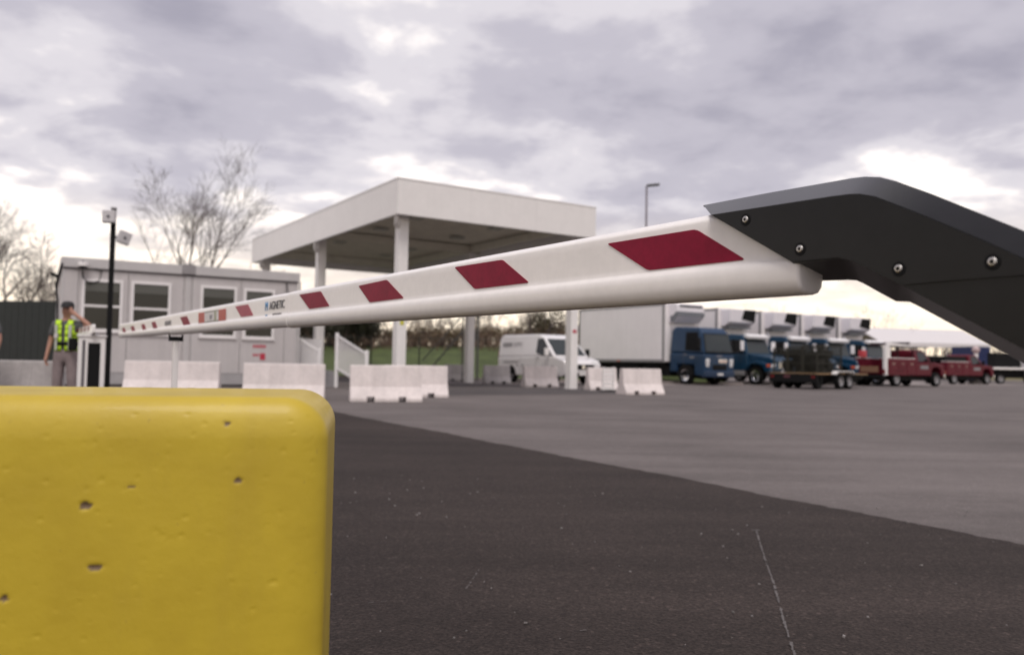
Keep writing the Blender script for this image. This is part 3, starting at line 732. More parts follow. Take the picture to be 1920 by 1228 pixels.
MB().prism([ra+Vector((.1,0,.002)), rc+Vector((-.08,0,.002)), rc+Vector((-.08,0,.55)), ra+Vector((.1,0,.72))], V*3.0).build('landing', GREYM, rp_)
bkp = MB(); bkp.prism([ra+V*1.2+Vector((.2,0,.72)), rc+V*1.2+Vector((-.1,0,.56)), rc+V*1.2+Vector((-.1,0,1.62)), ra+V*1.2+Vector((.2,0,1.72))], V*.04)
bkp.build('back_panel', VINYL, rp_)

# ================================================================== CANOPY
CA = Vector((-3.61, 26.2, 0)); corner = CA - U*.5 - V*.7
can = thing('drive_through_canopy', 'large flat roofed white canopy on tall columns over the lanes', 'canopy', corner, ANG_V)
cl_, cw_, cb, ctp = 7.93, 16.4, 5.52, 6.63
th = .12
# fascia is clad in sheet panels butted side by side
def fascia_run(x0_, x1_, y0_, y1_, n, along):
    for i in range(n):
        if along == 'x':
            a = x0_+(x1_-x0_)*i/n; b = x0_+(x1_-x0_)*(i+1)/n
            box('fascia_panel', CANOPYW, can, a+.0015, b-.0015, y0_, y1_, cb, ctp)
        else:
            a = y0_+(y1_-y0_)*i/n; b = y0_+(y1_-y0_)*(i+1)/n
            box('fascia_panel', CANOPYW, can, x0_, x1_, a+.0015, b-.0015, cb, ctp)
fascia_run(0, cl_, 0, th, 3, 'x'); fascia_run(0, cl_, cw_-th, cw_, 3, 'x')
fascia_run(0, th, th+.002, cw_-th-.002, 6, 'y'); fascia_run(cl_-th, cl_, th+.002, cw_-th-.002, 6, 'y')
for (a, b, c, d_) in ((-.015, cl_+.015, -.015, .10),(-.015, cl_+.015, cw_-.10, cw_+.015)):
    box('coping', CANOPYW, can, a, b, c, d_, ctp+.002, ctp+.05, .008)
for (a, b) in ((-.015,.10),(cl_-.10, cl_+.015)): box('coping', CANOPYW, can, a, b, .105, cw_-.105, ctp+.002, ctp+.05, .008)
box('roof_deck', DECK, can, th+.004, cl_-th-.004, th+.004, cw_-th-.004, 6.16, 6.5)
for k in range(26):                         # deck pans run across
    y_ = th + .06 + k*.62
    box('deck_rib', DECK, can, th+.006, cl_-th-.006, y_, y_+.05, 6.10, 6.159)
for y_ in (.7, 8.2, 15.7): box('cross_beam', DECK, can, th+.006, cl_-th-.006, y_-.10, y_+.10, 5.78, 6.098)
for x_ in (.5, cl_-.5): 
    for y0_, y1_ in ((.802,8.098),(8.302,15.598)): box('long_beam', DECK, can, x_-.09, x_+.09, y0_, y1_, 5.82, 6.098)
for x_ in (2.2, 5.6):
    for y_ in (3.2, 6.2, 10.6, 13.4):
        box('ceiling_light', mat('light_box',(.42,.41,.37),.5), can, x_-.24, x_+.24, y_-.24, y_+.24, 6.02, 6.098, .02)
cols = []
for x_ in (.5, cl_-.5):
    for y_ in (.7, 8.2, 15.7):
        c = box('column', CANOPYW, can, x_-.165, x_+.165, y_-.165, y_+.165, .02, 5.778, .012); cols.append(c)
        box('base_plate', GREYM, c, x_-.25, x_+.25, y_-.25, y_+.25, 0, .02)
        if x_ < 1: MB().tube([(x_-.38,y_-.42,5.60),(x_-.38,y_-.40,5.42),(x_-.30,y_-.2,5.28),(x_-.175,y_-.02,5.24)], .07, 10).build('drain_elbow', CANOPYW, c, smooth=60)
# stickers on the columns
def colsticker(x_, y_, z, m, w=.13, h=.15):
    box('tag', m, can, x_-w/2, x_+w/2, y_-.172, y_-.1655, z-h/2, z+h/2)
colsticker(.5, .7, 2.15, YELLOWTAG); colsticker(cl_-.5, .7, 2.12, LETR, .17, .12)
box('junction_box', BLACK, can, cl_-.33, cl_-.10, 8.05, 8.2, 2.95, 3.28, .01)

# ================================================================== JERSEY BARRIERS
def jersey_mesh(length, name, slots=True):
    mb = MB(); h = .81
    prof = [(-.33,0),(-.33,.07),(-.165,.33),(-.10,h-.02),(-.085,h),(.085,h),(.10,h-.02),(.165,.33),(.33,.07),(.33,0)]
    prs = [(-.304,.11),(-.298,.12),(-.165,.33),(-.10,h-.02),(-.085,h),(.085,h),(.10,h-.02),(.165,.33),(.298,.12),(.304,.11)]
    L2 = length/2; sw = .17; s1 = length*.22
    segs = [(-L2,-s1-sw/2,0),(-s1-sw/2,-s1+sw/2,1),(-s1+sw/2,s1-sw/2,0),(s1-sw/2,s1+sw/2,1),(s1+sw/2,L2,0)]
    for a, b, sl in segs:
        p = prs if sl else prof
        lp = [[Vector((x, y, z)) for y, z in p] for x in (a, b)]
        mb.loft(lp, True, True)
    return mb
JM = {}
def barrier(px_l, px_r, py_b, label, m=CONC, yaw=None, length=None, z=0.0, px_base=None, cat='concrete barrier', d=None):
    pm = (px_l+px_r)/2
    c = ground(pm, py_b) if d is None else at(pm, 700, d)
    c.z = 0
    if length is None: length = (px_r-px_l)/FPX*c.y
    key = (round(length, 1), m.name)
    if key not in JM: JM[key] = jersey_mesh(key[0], 'barrier').mesh('barrier', m)
    o = link('concrete_barrier', JM[key]); o.location = c
    o.rotation_euler = (0, 0, R(yaw if yaw is not None else 15))
    if 'bevel' not in o.modifiers:
        b = o.modifiers.new('bevel', 'BEVEL'); b.width = .018; b.segments = 2; b.limit_method = 'ANGLE'; b.angle_limit = R(50)
    tag(o, label, cat, 'concrete barriers around the lanes'); return o
barrier(655,790,752,'pale concrete barrier with two black slots, nearest the middle of the picture', CONC, 14)
barrier(727,832,744,'pale concrete barrier half hidden behind the one in the middle', CONC, 14, 1.6)
barrier(460,606,748,'pale concrete barrier just behind the top right corner of the yellow block', CONC, 10)
barrier(240,407,736,'pale concrete barrier in front of the office, behind the slim boom support post', CONC, 12)
barrier(-70,80,763,'grey concrete barrier at the left edge of the picture in front of the guards', CONCG, 6, 1.9)
barrier(1158,1243,739,'concrete barrier standing farthest right, in front of the blue cab over truck', CONC, 22)
barrier(1094,1160,731,'concrete barrier beside the slatted white panel, in front of the van nose', CONC, 16, 1.1)
barrier(980,1044,725,'concrete barrier in front of the side of the white van', CONC, 18)
barrier(905,956,719,'concrete barrier by the rear wheel of the white van', CONCG, 18)
barrier(834,878,714,'small far concrete barrier left of the thin back column', CONCG, 18)
# white slatted panel leaning by the barriers
pc = ground(1140, 734); sp_ = thing('slatted_barricade', 'small white slatted panel standing between two concrete barriers by the van', 'barricade', (pc.x, pc.y, 0), 25)
for x_ in (-.21,.21): box('upright', WHITE, sp_, x_-.02, x_+.02, -.03, .03, 0, .84, .005)
for k in range(5): box('slat', WHITE, sp_, -.188, .188, -.02, .02, .06+k*.16, .06+k*.16+.115, .005)
box('foot', BLACK, sp_, -.26, .26, -.16, .16, 0, .05, .01)

# ================================================================== DARK FENCE left
fl = at(-60, 600, 34); fr_ = at(118, 600, 33.2); fl.z = fr_.z = 0
fn = thing('privacy_fence', 'dark green slatted screen fence left of the grey office', 'fence', fl, math.degrees(math.atan2(fr_.y-fl.y, fr_.x-fl.x)))
FL = (fr_-fl).length; fh = 3.12
n = int(FL/.16)
for k in range(n): box('slat', FENCE, fn, k*.16, k*.16+.150, -.012+(k % 2)*.006, .012, .05, fh+.004*(k % 3))
for k in range(3): box('rail', BLACK, fn, 0, FL, .02, .06, .4+k*1.2, .46+k*1.2)
for k in range(int(FL/2.4)+1): box('post', BLACK, fn, k*2.4-.04, k*2.4+.04, .062, .14, 0, fh)

# ================================================================== VEHICLES
TYRE_P = [(-.13,.60),(-.14,.80),(-.145,.92),(-.11,.985),(0,1.0),(.11,.985),(.145,.92),(.14,.80),(.13,.60)]
RIM_P = [(.10,.61),(.135,.60),(.12,.53),(.03,.50),(.02,.30),(.09,.24),(.10,.0)]
WH = {}
def wheel(parent, x, y, r, w=.28, rim=None, side=1):
    rim = rim or CHROME; key = (r, w, rim.name)
    if key not in WH:
        t = MB().lathe([(a/.29*w, q*r) for a, q in TYRE_P], Matrix.Rotation(R(90),4,'Z'), 24).mesh('wheel', RUBBER)
        q = MB().lathe([(a/.29*w, b*r) for a, b in RIM_P], Matrix.Rotation(R(90),4,'Z'), 24).mesh('rim', rim)
        for me in (t, q): me.polygons.foreach_set('use_smooth', [True]*len(me.polygons)); me.set_sharp_from_angle(angle=R(40))
        WH[key] = (t, q)
    t, q = WH[key]
    o = link('wheel', t, parent); o.location = (x, y, r)
    k = link('rim', q, o)
    if side < 0: o.rotation_euler = (0,0,R(180))
    return o
def body(name, m, parent, lower, upper, hw, hwt, bevel=.05, zb=None):
    """vehicle shell: side profile (x,z) below the waist at half width hw, above it tapering to hwt"""
    mb = MB()
    mb.prism([(x,-hw,z) for x, z in lower], (0,2*hw,0))
    if upper:
        zs = [z for _, z in upper]; z0, z1 = min(zs), max(zs)
        def yy(z): return hw-.006 + (hwt-hw)*(z-z0)/(z1-z0)
        a = [(x,-yy(z),z) for x, z in upper]; b = [(x,yy(z),z) for x, z in upper]
        mb.loft([a, b])
    o = mb.build(name, m, parent, bevel=bevel, seg=3); return o
def arch(parent, x, hw, r, zc):
    for s in (-1, 1):
        pts = [(x + r*math.cos(a), s*(hw+.004), max(.30, zc + r*math.sin(a))) for a in [math.pi*k/14 for k in range(15)]]
        MB().prism(pts, (0, -s*.02, 0)).build('wheel_arch', BLACK, parent)

# ---- white van
def van():
    fwd = -V; ang = math.degrees(math.atan2(fwd.y, fwd.x))
    fw = at(1038, 700, 36.6); fw.z = 0; o = fw + U*.92 - fwd*1.85
    t = thing('panel_van', 'white panel van with dark side window and grey lettering behind the barriers', 'van', o, ang)
    hw = 1.0
    body('body', VANW, t, [(-2.75,.36),(2.62,.36),(2.82,.48),(2.82,.92),(2.68,1.10),(1.95,1.27),(-2.75,1.24)],
         [(-2.75,1.235),(1.96,1.262),(1.0,2.12),(.55,2.28),(-2.55,2.30),(-2.74,2.12)], hw, .84, .07)
    for s in (-1, 1):
        f = lambda x, z: (x, s*(hw-.002+(.84-hw)*(z-1.24)/1.06), z)
        pts = [f(1.78,1.30), f(1.0,1.30), f(.52,1.42), f(.52,2.08), f(.98,2.08)]
        if s > 0: pts = pts[::-1]
        panel('side_window', GLASS, t, pts, .012)
        # seams, handles, rub strip
        box('door_seam', MODD, t, .50,.512, s*hw-.004, s*hw+.004, .45, 1.22); box('door_seam', MODD, t, -.75,-.738, s*hw-.004, s*hw+.004, .45, 1.22)
        box('rub_strip', LETG, t, -2.2,-.9, s*(hw+.008)-.01, s*(hw+.008)+.01, .98, 1.02)
        box('door_handle', LETG, t, .62,.82, s*(hw+.014)-.016, s*(hw+.014)+.016, 1.17, 1.215, .006)
        box('side_marker', LETG, t, -1.05,-.93, s*(hw+.006)-.008, s*(hw+.006)+.008, .80, .88); box('side_marker', LETG, t, -.60,-.48, s*(hw+.006)-.008, s*(hw+.006)+.008, .80, .88)
        MB().obox((1.62, s*(hw+.16), 1.46), (.10,.24,.34), Matrix.Identity(3)).build('mirror', WHITE if s < 0 else BLACK, t, bevel=.04)
        MB().obox((2.72, s*.70, .96), (.18,.34,.22), Matrix.Rotation(R(-18),3,'Y')).build('headlight', HEADL, t, bevel=.04)
        MB().obox((-2.755, s*.90, 1.2), (.03,.14,.7), Matrix.Identity(3)).build('tail_light', REDL, t)
    n = Vector((1.0-1.96,0,2.12-1.262)); 
    panel('windscreen', WSHIELD, t, [(1.90,-.85,1.315),(1.90,.85,1.315),(1.06,.745,2.066),(1.06,-.745,2.066)], .012)
    box('grille', BLACK, t, 2.74,2.835, -.62,.62, .66,.92, .03)
    MB().cyl((2.83,0,.80),(2.845,0,.80),.10,n=16).build('badge', CHROME, t)
    box('bumper', BLACK, t, 2.55,2.86, -.97,.97, .34,.58, .05)
    box('number_plate', WHITE, t, 2.862,2.872, -.26,.26,.44,.55)
    for x_ in (1.85,-1.55):
        arch(t, x_, hw, .43, .40)
        for s in (-1,1): wheel(t, x_, s*(hw-.11), .35, .22, GREYM, s)
    text('lettering', 'SUPPLY', .25, LETG, t, (-1.05,-(hw-.075)-.004,1.83), (1,0,0), (0,.15,1))
    for k_ in range(7):                       # first word is too blurred to read: a row of letter-sized marks
        x_ = -2.40 + k_*.125
        MB().prism([(x_,-(hw-.062)-.004,1.745),(x_+.085,-(hw-.062)-.004,1.745),(x_+.085,-(hw-.088)-.004,1.915),(x_,-(hw-.088)-.004,1.915)], (0,-.004,0)).build('letter_mark', LETG, t)
    return t
van()

# ---- reefer box + unit
def cargo_box(t, x0_, x1_, zb=1.14, zt_=4.20, hw=1.23):
    b = box('cargo_box', TRUCKW, t, x0_, x1_, -hw, hw, zb, zt_, .03)
    for s in (-1,1):
        box('lower_rail', GREYM, b, x0_+.01, x1_-.01, s*(hw+.006)-.012, s*(hw+.006)+.012, zb-.02, zb+.12)
        box('upper_rail', GREYM, b, x0_+.01, x1_-.01, s*(hw+.004)-.012, s*(hw+.004)+.012, zt_-.14, zt_-.01)
        box('corner_post', GREYM, b, x1_-.20, x1_-.02, s*(hw+.006)-.012, s*(hw+.006)+.012, zb+.122, zt_-.142)
        box('corner_post', BLACK, b, x0_, x0_+.10, s*(hw+.005)-.012, s*(hw+.005)+.012, zb+.122, zt_-.142)
        box('marker_light', AMBER, b, (x0_+x1_)/2-.08, (x0_+x1_)/2+.08, s*(hw+.022)-.006, s*(hw+.022)+.006, zb+.0, zb+.07)
    fr = MB(); fr.box(x0_+.1, 1.0, -.45,-.33,.70,.95); fr.box(x0_+.1, 1.0, .33,.45,.70,.95); fr.box(x0_+.1,x0_+.3,-.45,.45,.7,.9); fr.build('chassis', BLACK, t)
    ud = MB(); ud.box(x0_+.5, x1_-.1, -1.1,1.1,.955,zb-.03); ud.box(x0_+2.6, x1_+.1, -.95,.95,.40,.952); ud.build('floor_and_shade_fill', BLACK, t)  # includes a solid black block, added under the floor to keep light out
    for s in (-1,1):
        box('fuel_tank', BLACK, t, x1_-1.9, x1_-.7, s*.80-.28, s*.80+.28, .42, .95, .08)
        box('side_guard', BLACK, t, x0_+3.1, x1_-2.1, s*1.12-.03, s*1.12+.03, .55, .95)  # guards made deep to block light under the cargo box
        for dx in (.0,):
            wheel(t, x0_+1.9, s*.98, .50, .30, GREYM, s)
def reefer(t, x, style):
    # x: front plane of the cargo box
    if style == 1:
        mb = MB(); mb.prism([(x,-.98,2.98),(x+.22,-.98,2.98),(x+.62,-.98,3.34),(x+.62,-.98,3.90),(x+.50,-.98,4.00),(x,-.98,4.00)], (0,1.96,0))
        r_ = mb.build('refrigeration_unit', REEFW, t, bevel=.05)
        mb = MB(); mb.prism([(x+.10,-.985,3.02),(x+.25,-.985,3.02),(x+.632,-.985,3.36),(x+.632,-.985,3.56),(x+.45,-.985,3.50)], (0,1.97,0)); mb.build('belly_panel', REEFG, r_)
        box('air_slit', BLACK, r_, x+.60, x+.64, -.80,.80, 3.80, 3.90)
        box('side_grille', REEFG, r_, x+.12, x+.45, -.99,-.975, 3.1, 3.35)
    else:
        mb = MB(); mb.prism([(x,-1.02,2.98),(x+.30,-1.02,3.02),(x+.66,-1.02,3.22),(x+.74,-1.02,3.96),(x,-1.02,3.96)], (0,2.04,0))
        r_ = mb.build('refrigeration_unit', REEFW, t, bevel=.05)
        panel('black_grille', BLACK, r_, [(x+.6795,-.10,3.40),(x+.6643,.98,3.26),(x+.7368,.98,3.93),(x+.7368,.06,3.93)], .02)
        box('lower_pan', REEFG, r_, x+.02, x+.50, -.9,.9, 2.90, 2.99)
    r_.location.z = .18
    return r_
def mirror_pair(t, x, hw, z, m=CHROME):
    for s in (-1,1):
        MB().obox((x, s*(hw+.26), z), (.12,.26,.52), Matrix.Rotation(R(-s*12),3,'Z')).build('mirror', m, t, bevel=.03)
        MB().tube([(x-.05, s*hw, z+.28),(x, s*(hw+.26), z+.26),(x, s*(hw+.26), z-.28),(x-.05, s*hw, z-.30)], .016, 6).build('mirror_arm', BLACK, t)
fwd = -V; TANG = math.degrees(math.atan2(fwd.y, fwd.x))

def cabover():
    w = at(1287, 700, 41.2); w.z = 0; o = w + U*.98
    t = thing('box_truck', 'blue cab over truck with white refrigerated box, leftmost of the parked trucks', 'truck', o, TANG)
    cargo_box(t, -8.55, -1.30); reefer(t, -1.30, 1)
    hw = 1.06
    c = body('cab', BLUE, t, [(-1.15,.62),(-.62,.62),(-.60,1.0),(.55,1.0),(.60,.48),(1.20,.42),(1.30,.60),(1.30,1.55),(-1.15,1.62)],
             [(-1.15,1.615),(1.29,1.545),(1.02,2.62),(.74,2.88),(-.9,2.94),(-1.12,2.75)], hw, .92, .13)
    def f(x, z, s): return (x, s*(hw-.004+(.92-hw)*(z-1.545)/1.395), z)
    for s in (-1,1):
        pts = [f(.92,1.72,s), f(.0,1.78,s), f(-.02,2.58,s), f(.70,2.58,s)]
        panel('side_window', GLASS, t, pts if s < 0 else pts[::-1], .014)
        panel('window_surround', BLACK, t, ([f(1.0,1.66,s), f(-.06,1.72,s), f(-.08,2.64,s), f(.74,2.64,s)] if s < 0 else [f(1.0,1.66,s), f(-.06,1.72,s), f(-.08,2.64,s), f(.74,2.64,s)][::-1]), .008)
        box('door_seam', MODD, t, -.16,-.145, s*hw-.005, s*hw+.005, 1.02, 1.6); box('door_handle', LETG, t, -.10,.10, s*(hw+.014)-.018, s*(hw+.014)+.018, 1.50,1.55,.006)
        box('step', BLACK, t, -.55,.52, s*1.0-.10, s*1.0+.10, .46, .62, .02)
        MB().obox((1.285, s*.84, 1.10), (.10,.26,.42), Matrix.Rotation(R(8),3,'Y')).build('headlight', HEADL, t, bevel=.05)
        MB().obox((1.305, s*.60, .62), (.05,.20,.15), Matrix.Identity(3)).build('fog_light', HEADL, t, bevel=.03)
        box('emblem', LETG, t, .30,.62, s*(hw+.006)-.006, s*(hw+.006)+.006, 1.34,1.42)
    panel('windscreen_surround', BLACK, t, [(1.278,-.985,1.59),(1.278,.985,1.59),(1.032,.885,2.57),(1.032,-.885,2.57)], .008)
    panel('windscreen', WSHIELD, t, [(1.266,-.93,1.65),(1.266,.93,1.65),(1.048,.85,2.52),(1.048,-.85,2.52)], .02)
    box('lower_grille', BLACK, t, 1.29,1.315, -.50,.50, .76,1.02, .02)
    MB().bar((1.285,-.5,1.66),(1.17,.15,2.02),.02).build('wiper', BLACK, t); MB().bar((1.285,.2,1.66),(1.19,.75,1.95),.02).build('wiper', BLACK, t)
    g_ = box('grille', CHROME, t, 1.29,1.325, -.08,.52, 1.10,1.30, .02)
    for k in range(3): box('grille_bar', LETR if k == 1 else GREYM, g_, 1.324,1.332, -.05,.48, 1.125+k*.055, 1.15+k*.055)
    box('nameplate', LETG, t, 1.30,1.312, -.22,.16, 1.42,1.48)
    box('bumper', mat('bumper_blue',(.012,.032,.075),.4), t, 1.05,1.36, -1.05,1.05, .40,.70, .05)
    box('number_plate', WHITE, t, 1.362,1.37, -.2,.2,.50,.60)
    mirror_pair(t, 1.15, hw, 2.05, BLACK)
    for s in (-1,1): wheel(t, 0, s*.96, .48, .28, CHROME, s)
    arch(t, 0, hw-.06, .60, .45)
    return t
cabover()

def bonnet_truck(w, label):
    w = w.copy(); w.z = 0; o = w + U*1.0
    t = thing('box_truck', label, 'truck', o, TANG, 'blue bonneted refrigerated trucks in the row')
    cargo_box(t, -9.3, -2.45); reefer(t, -2.45, 2)
    hw = .98
    body('cab', TEALB, t, [(-2.25,.75),(-.62,.75),(-.62,1.62),(-2.25,1.62)], [(-2.25,1.615),(-.60,1.615),(-.92,2.50),(-1.15,2.70),(-2.1,2.74),(-2.24,2.6)], hw, .86, .07)
    body('bonnet', TEALB, t, [(-.64,.80),(-.52,.80),(-.45,1.0),(.48,1.02),(.60,.74),(1.02,.66),(1.10,.80),(1.06,1.28),(.90,1.46),(-.64,1.66)], None, .86, .86, .10)
    # rounded wings over the front wheels
    for s in (-1,1):
        pts = [(x, s*.70, z) for x, z in ((-.66,.85),(-.60,1.02),(-.40,1.20),(0,1.27),(.40,1.22),(.80,1.12),(1.02,.98),(1.04,.72),(.68,.70),(.56,.95),(.32,1.08),(0,1.12),(-.30,1.07),(-.50,.85))]
        MB().prism(pts, (0, s*.42, 0)).build('front_wing', TEALB, t, bevel=.04)
        def f(x, z): return (x, s*(hw-.004+(.86-hw)*(z-1.615)/1.125), z)
        pts = [f(-.86,1.70), f(-1.85,1.70), f(-1.85,2.42), f(-1.10,2.42)]
        panel('side_window', GLASS, t, pts if s < 0 else pts[::-1], .014)
        MB().obox((1.03, s*.86, 1.02), (.12,.28,.20), Matrix.Rotation(R(12),3,'Y')).build('headlight', HEADL, t, bevel=.05)
        MB().obox((.90, s*1.095, 1.03), (.22,.06,.16), Matrix.Identity(3)).build('turn_signal', AMBER, t, bevel=.02)
        box('step', GREYM, t, -1.9,-.75, s*.98-.16, s*.98+.16, .48, .74, .03)
        box('door_seam', MODD, t, -1.98,-1.965, s*hw-.005, s*hw+.005, .8, 1.6)
    panel('windscreen', WSHIELD, t, [(-.636,-.86,1.70),(-.636,.86,1.70),(-.900,.78,2.44),(-.900,-.78,2.44)], .015)
    MB().obox((-.80,0,2.60), (.36,1.66,.17), Matrix.Rotation(R(22),3,'Y')).build('sun_visor', mat('visor_white',(.82,.80,.80),.35), t, bevel=.03)
    g_ = box('grille', CHROME, t, 1.04,1.12, -.50,.50, .86,1.26, .03)
    for k in range(4): box('grille_bar', BLACK, g_, 1.119,1.126, -.44,.44, .90+k*.085, .945+k*.085)
    box('bumper', CHROME, t, 1.08,1.26, -1.10,1.10, .42,.70, .04)
    box('number_plate', WHITE, t, 1.262,1.27, -.2,.2,.50,.60)
    MB().tube([(-2.36,-.80,.9),(-2.36,-.80,2.9),(-2.40,-.80,3.0)], .06, 8).build('exhaust_stack', CHROME, t, smooth=60)
    mirror_pair(t, -.72, hw, 2.08, mat('mirror_white',(.80,.78,.80),.3))
    for s in (-1,1): wheel(t, 0, s*.94, .49, .28, CHROME, s)
    return t
w0 = at(1417, 700, 43.3)
bonnet_truck(w0, 'blue bonneted refrigerated truck beside the cab over truck, its orange turn signal in view')
bonnet_truck(w0 + U*3.6, 'blue bonneted refrigerated truck directly behind the loaded trailer')
bonnet_truck(w0 + U*7.2, 'blue bonneted refrigerated truck between the trailer and the maroon service truck')
bonnet_truck(w0 + U*10.8, 'blue bonneted refrigerated truck farthest along the row, hidden by the maroon service truck')

# ---- loaded flat trailer, rear towards the camera
def trailer():
    az = 47.0; d_ = Vector((math.sin(R(az)), math.cos(R(az)), 0)); ang = math.degrees(math.atan2(d_.y, d_.x))
    rear = at(1487, 720, 36.6); rear.z = 0
    t = thing('flat_trailer', 'black flat trailer with wooden deck and twin wheels under white mudguards', 'trailer', rear, ang)
    fr = MB()
    for y_ in (-.80,.80): fr.box(.0, 5.2, y_-.06, y_+.06, .46,.66)
    for k in range(7): fr.box(.05+k*.8,.15+k*.8,-.74,.74,.50,.64)
    fr.box(-.06,.0,-1.15,1.15,.30,.68); fr.box(.3,5.0,-.70,.70,.28,.46); fr.build('frame', BLACK, t)  # also a solid black box, added below the frame to darken the underside
    for k in range(11): box('deck_plank', WOOD, t, 0.0, 5.2, -1.10+k*.2, -1.10+k*.2+.19, .665, .715)
    dr = MB(); dr.bar((5.2,-.7,.55),(6.6,0,.52),.09); dr.bar((5.2,.7,.55),(6.6,0,.52),.09); dr.build('drawbar', BLACK, t)
    for s in (-1,1):
        for x_ in (1.9, 2.75): wheel(t, x_, s*1.22, .36, .22, GREYM, s)
        g_ = MB(); pts = [(x_, s*1.10, z_) for x_, z_ in ((1.40,.70),(1.55,.83),(3.10,.83),(3.25,.70),(3.25,.67),(3.10,.79),(1.55,.79),(1.40,.67))]
        g_.prism(pts, (0, s*.26, 0)); g_.build('mudguard', WHITE, t)
        box('tail_light', REDL, t, -.075,-.06, s*.98-.08, s*.98+.08, .50,.60)
    box('number_plate', mat('plate_maroon',(.10,.03,.04),.5), t, -.072,-.06, .12,.42,.50,.62)
    for y_ in (-.95,.95):
        for x_ in (-.25,): wheel(t, .35, y_, .36, .20, BLACK, 1 if y_ > 0 else -1)
    # the load: dark mesh crates, each one lifted on by itself
    lab = ['dark mesh crate on the trailer, nearest the twin wheels', 'dark mesh crate in the middle of the trailer', 'dark mesh crate at the left end of the trailer']
    for k in range(3):
        y0_ = -1.06 + k*.715; p = rear + d_*.25
        c = thing('mesh_crate', lab[k], 'crate', rear + Matrix.Rotation(R(ang),3,'Z') @ Vector((.15, y0_, .716)), ang, 'crates on the trailer')
        hgt = 1.20 + (.06, .0, -.08)[k]
        for (x_, y_) in ((0.03,.03),(0.03,.67),(2.37,.03),(2.37,.67)): box('upright', LOAD, c, x_-.025, x_+.025, y_-.025, y_+.025, 0, hgt)
        for z_ in (.06, .45, .84, hgt-.03):
            mb = MB()
            for (a, b) in (((.03,.03),(2.37,.03)),((.03,.67),(2.37,.67)),((.03,.03),(.03,.67)),((2.37,.03),(2.37,.67))): mb.bar((a[0],a[1],z_),(b[0],b[1],z_),.04)
            mb.build('rail', LOAD, c)
        mb = MB()
        for i in range(8): mb.box(.018,.032,.09+i*.075,.10+i*.075,.05,hgt)
        for i in range(22): mb.box(.12+i*.1,.13+i*.1,.018,.032,.05,hgt)
        mb.build('mesh_wire', LOAD, c)
        rnd_ = random.Random(40+k); mb = MB()
        for i in range(12):
            sx, sy, sz = rnd_.uniform(.3,.7), rnd_.uniform(.2,.5), rnd_.uniform(.12,.3)
            mb.obox((rnd_.uniform(.45,1.95), .35, .1+(i % 5)*.21), (sx, min(sy,.5), sz), Matrix.Rotation(rnd_.uniform(-.1,.1),3,'Z'))
        o_ = mb.build('packed_goods', mat('packed_black',(.012,.011,.008),.8,var=.5,vscale=6), c, bevel=.01)
trailer()

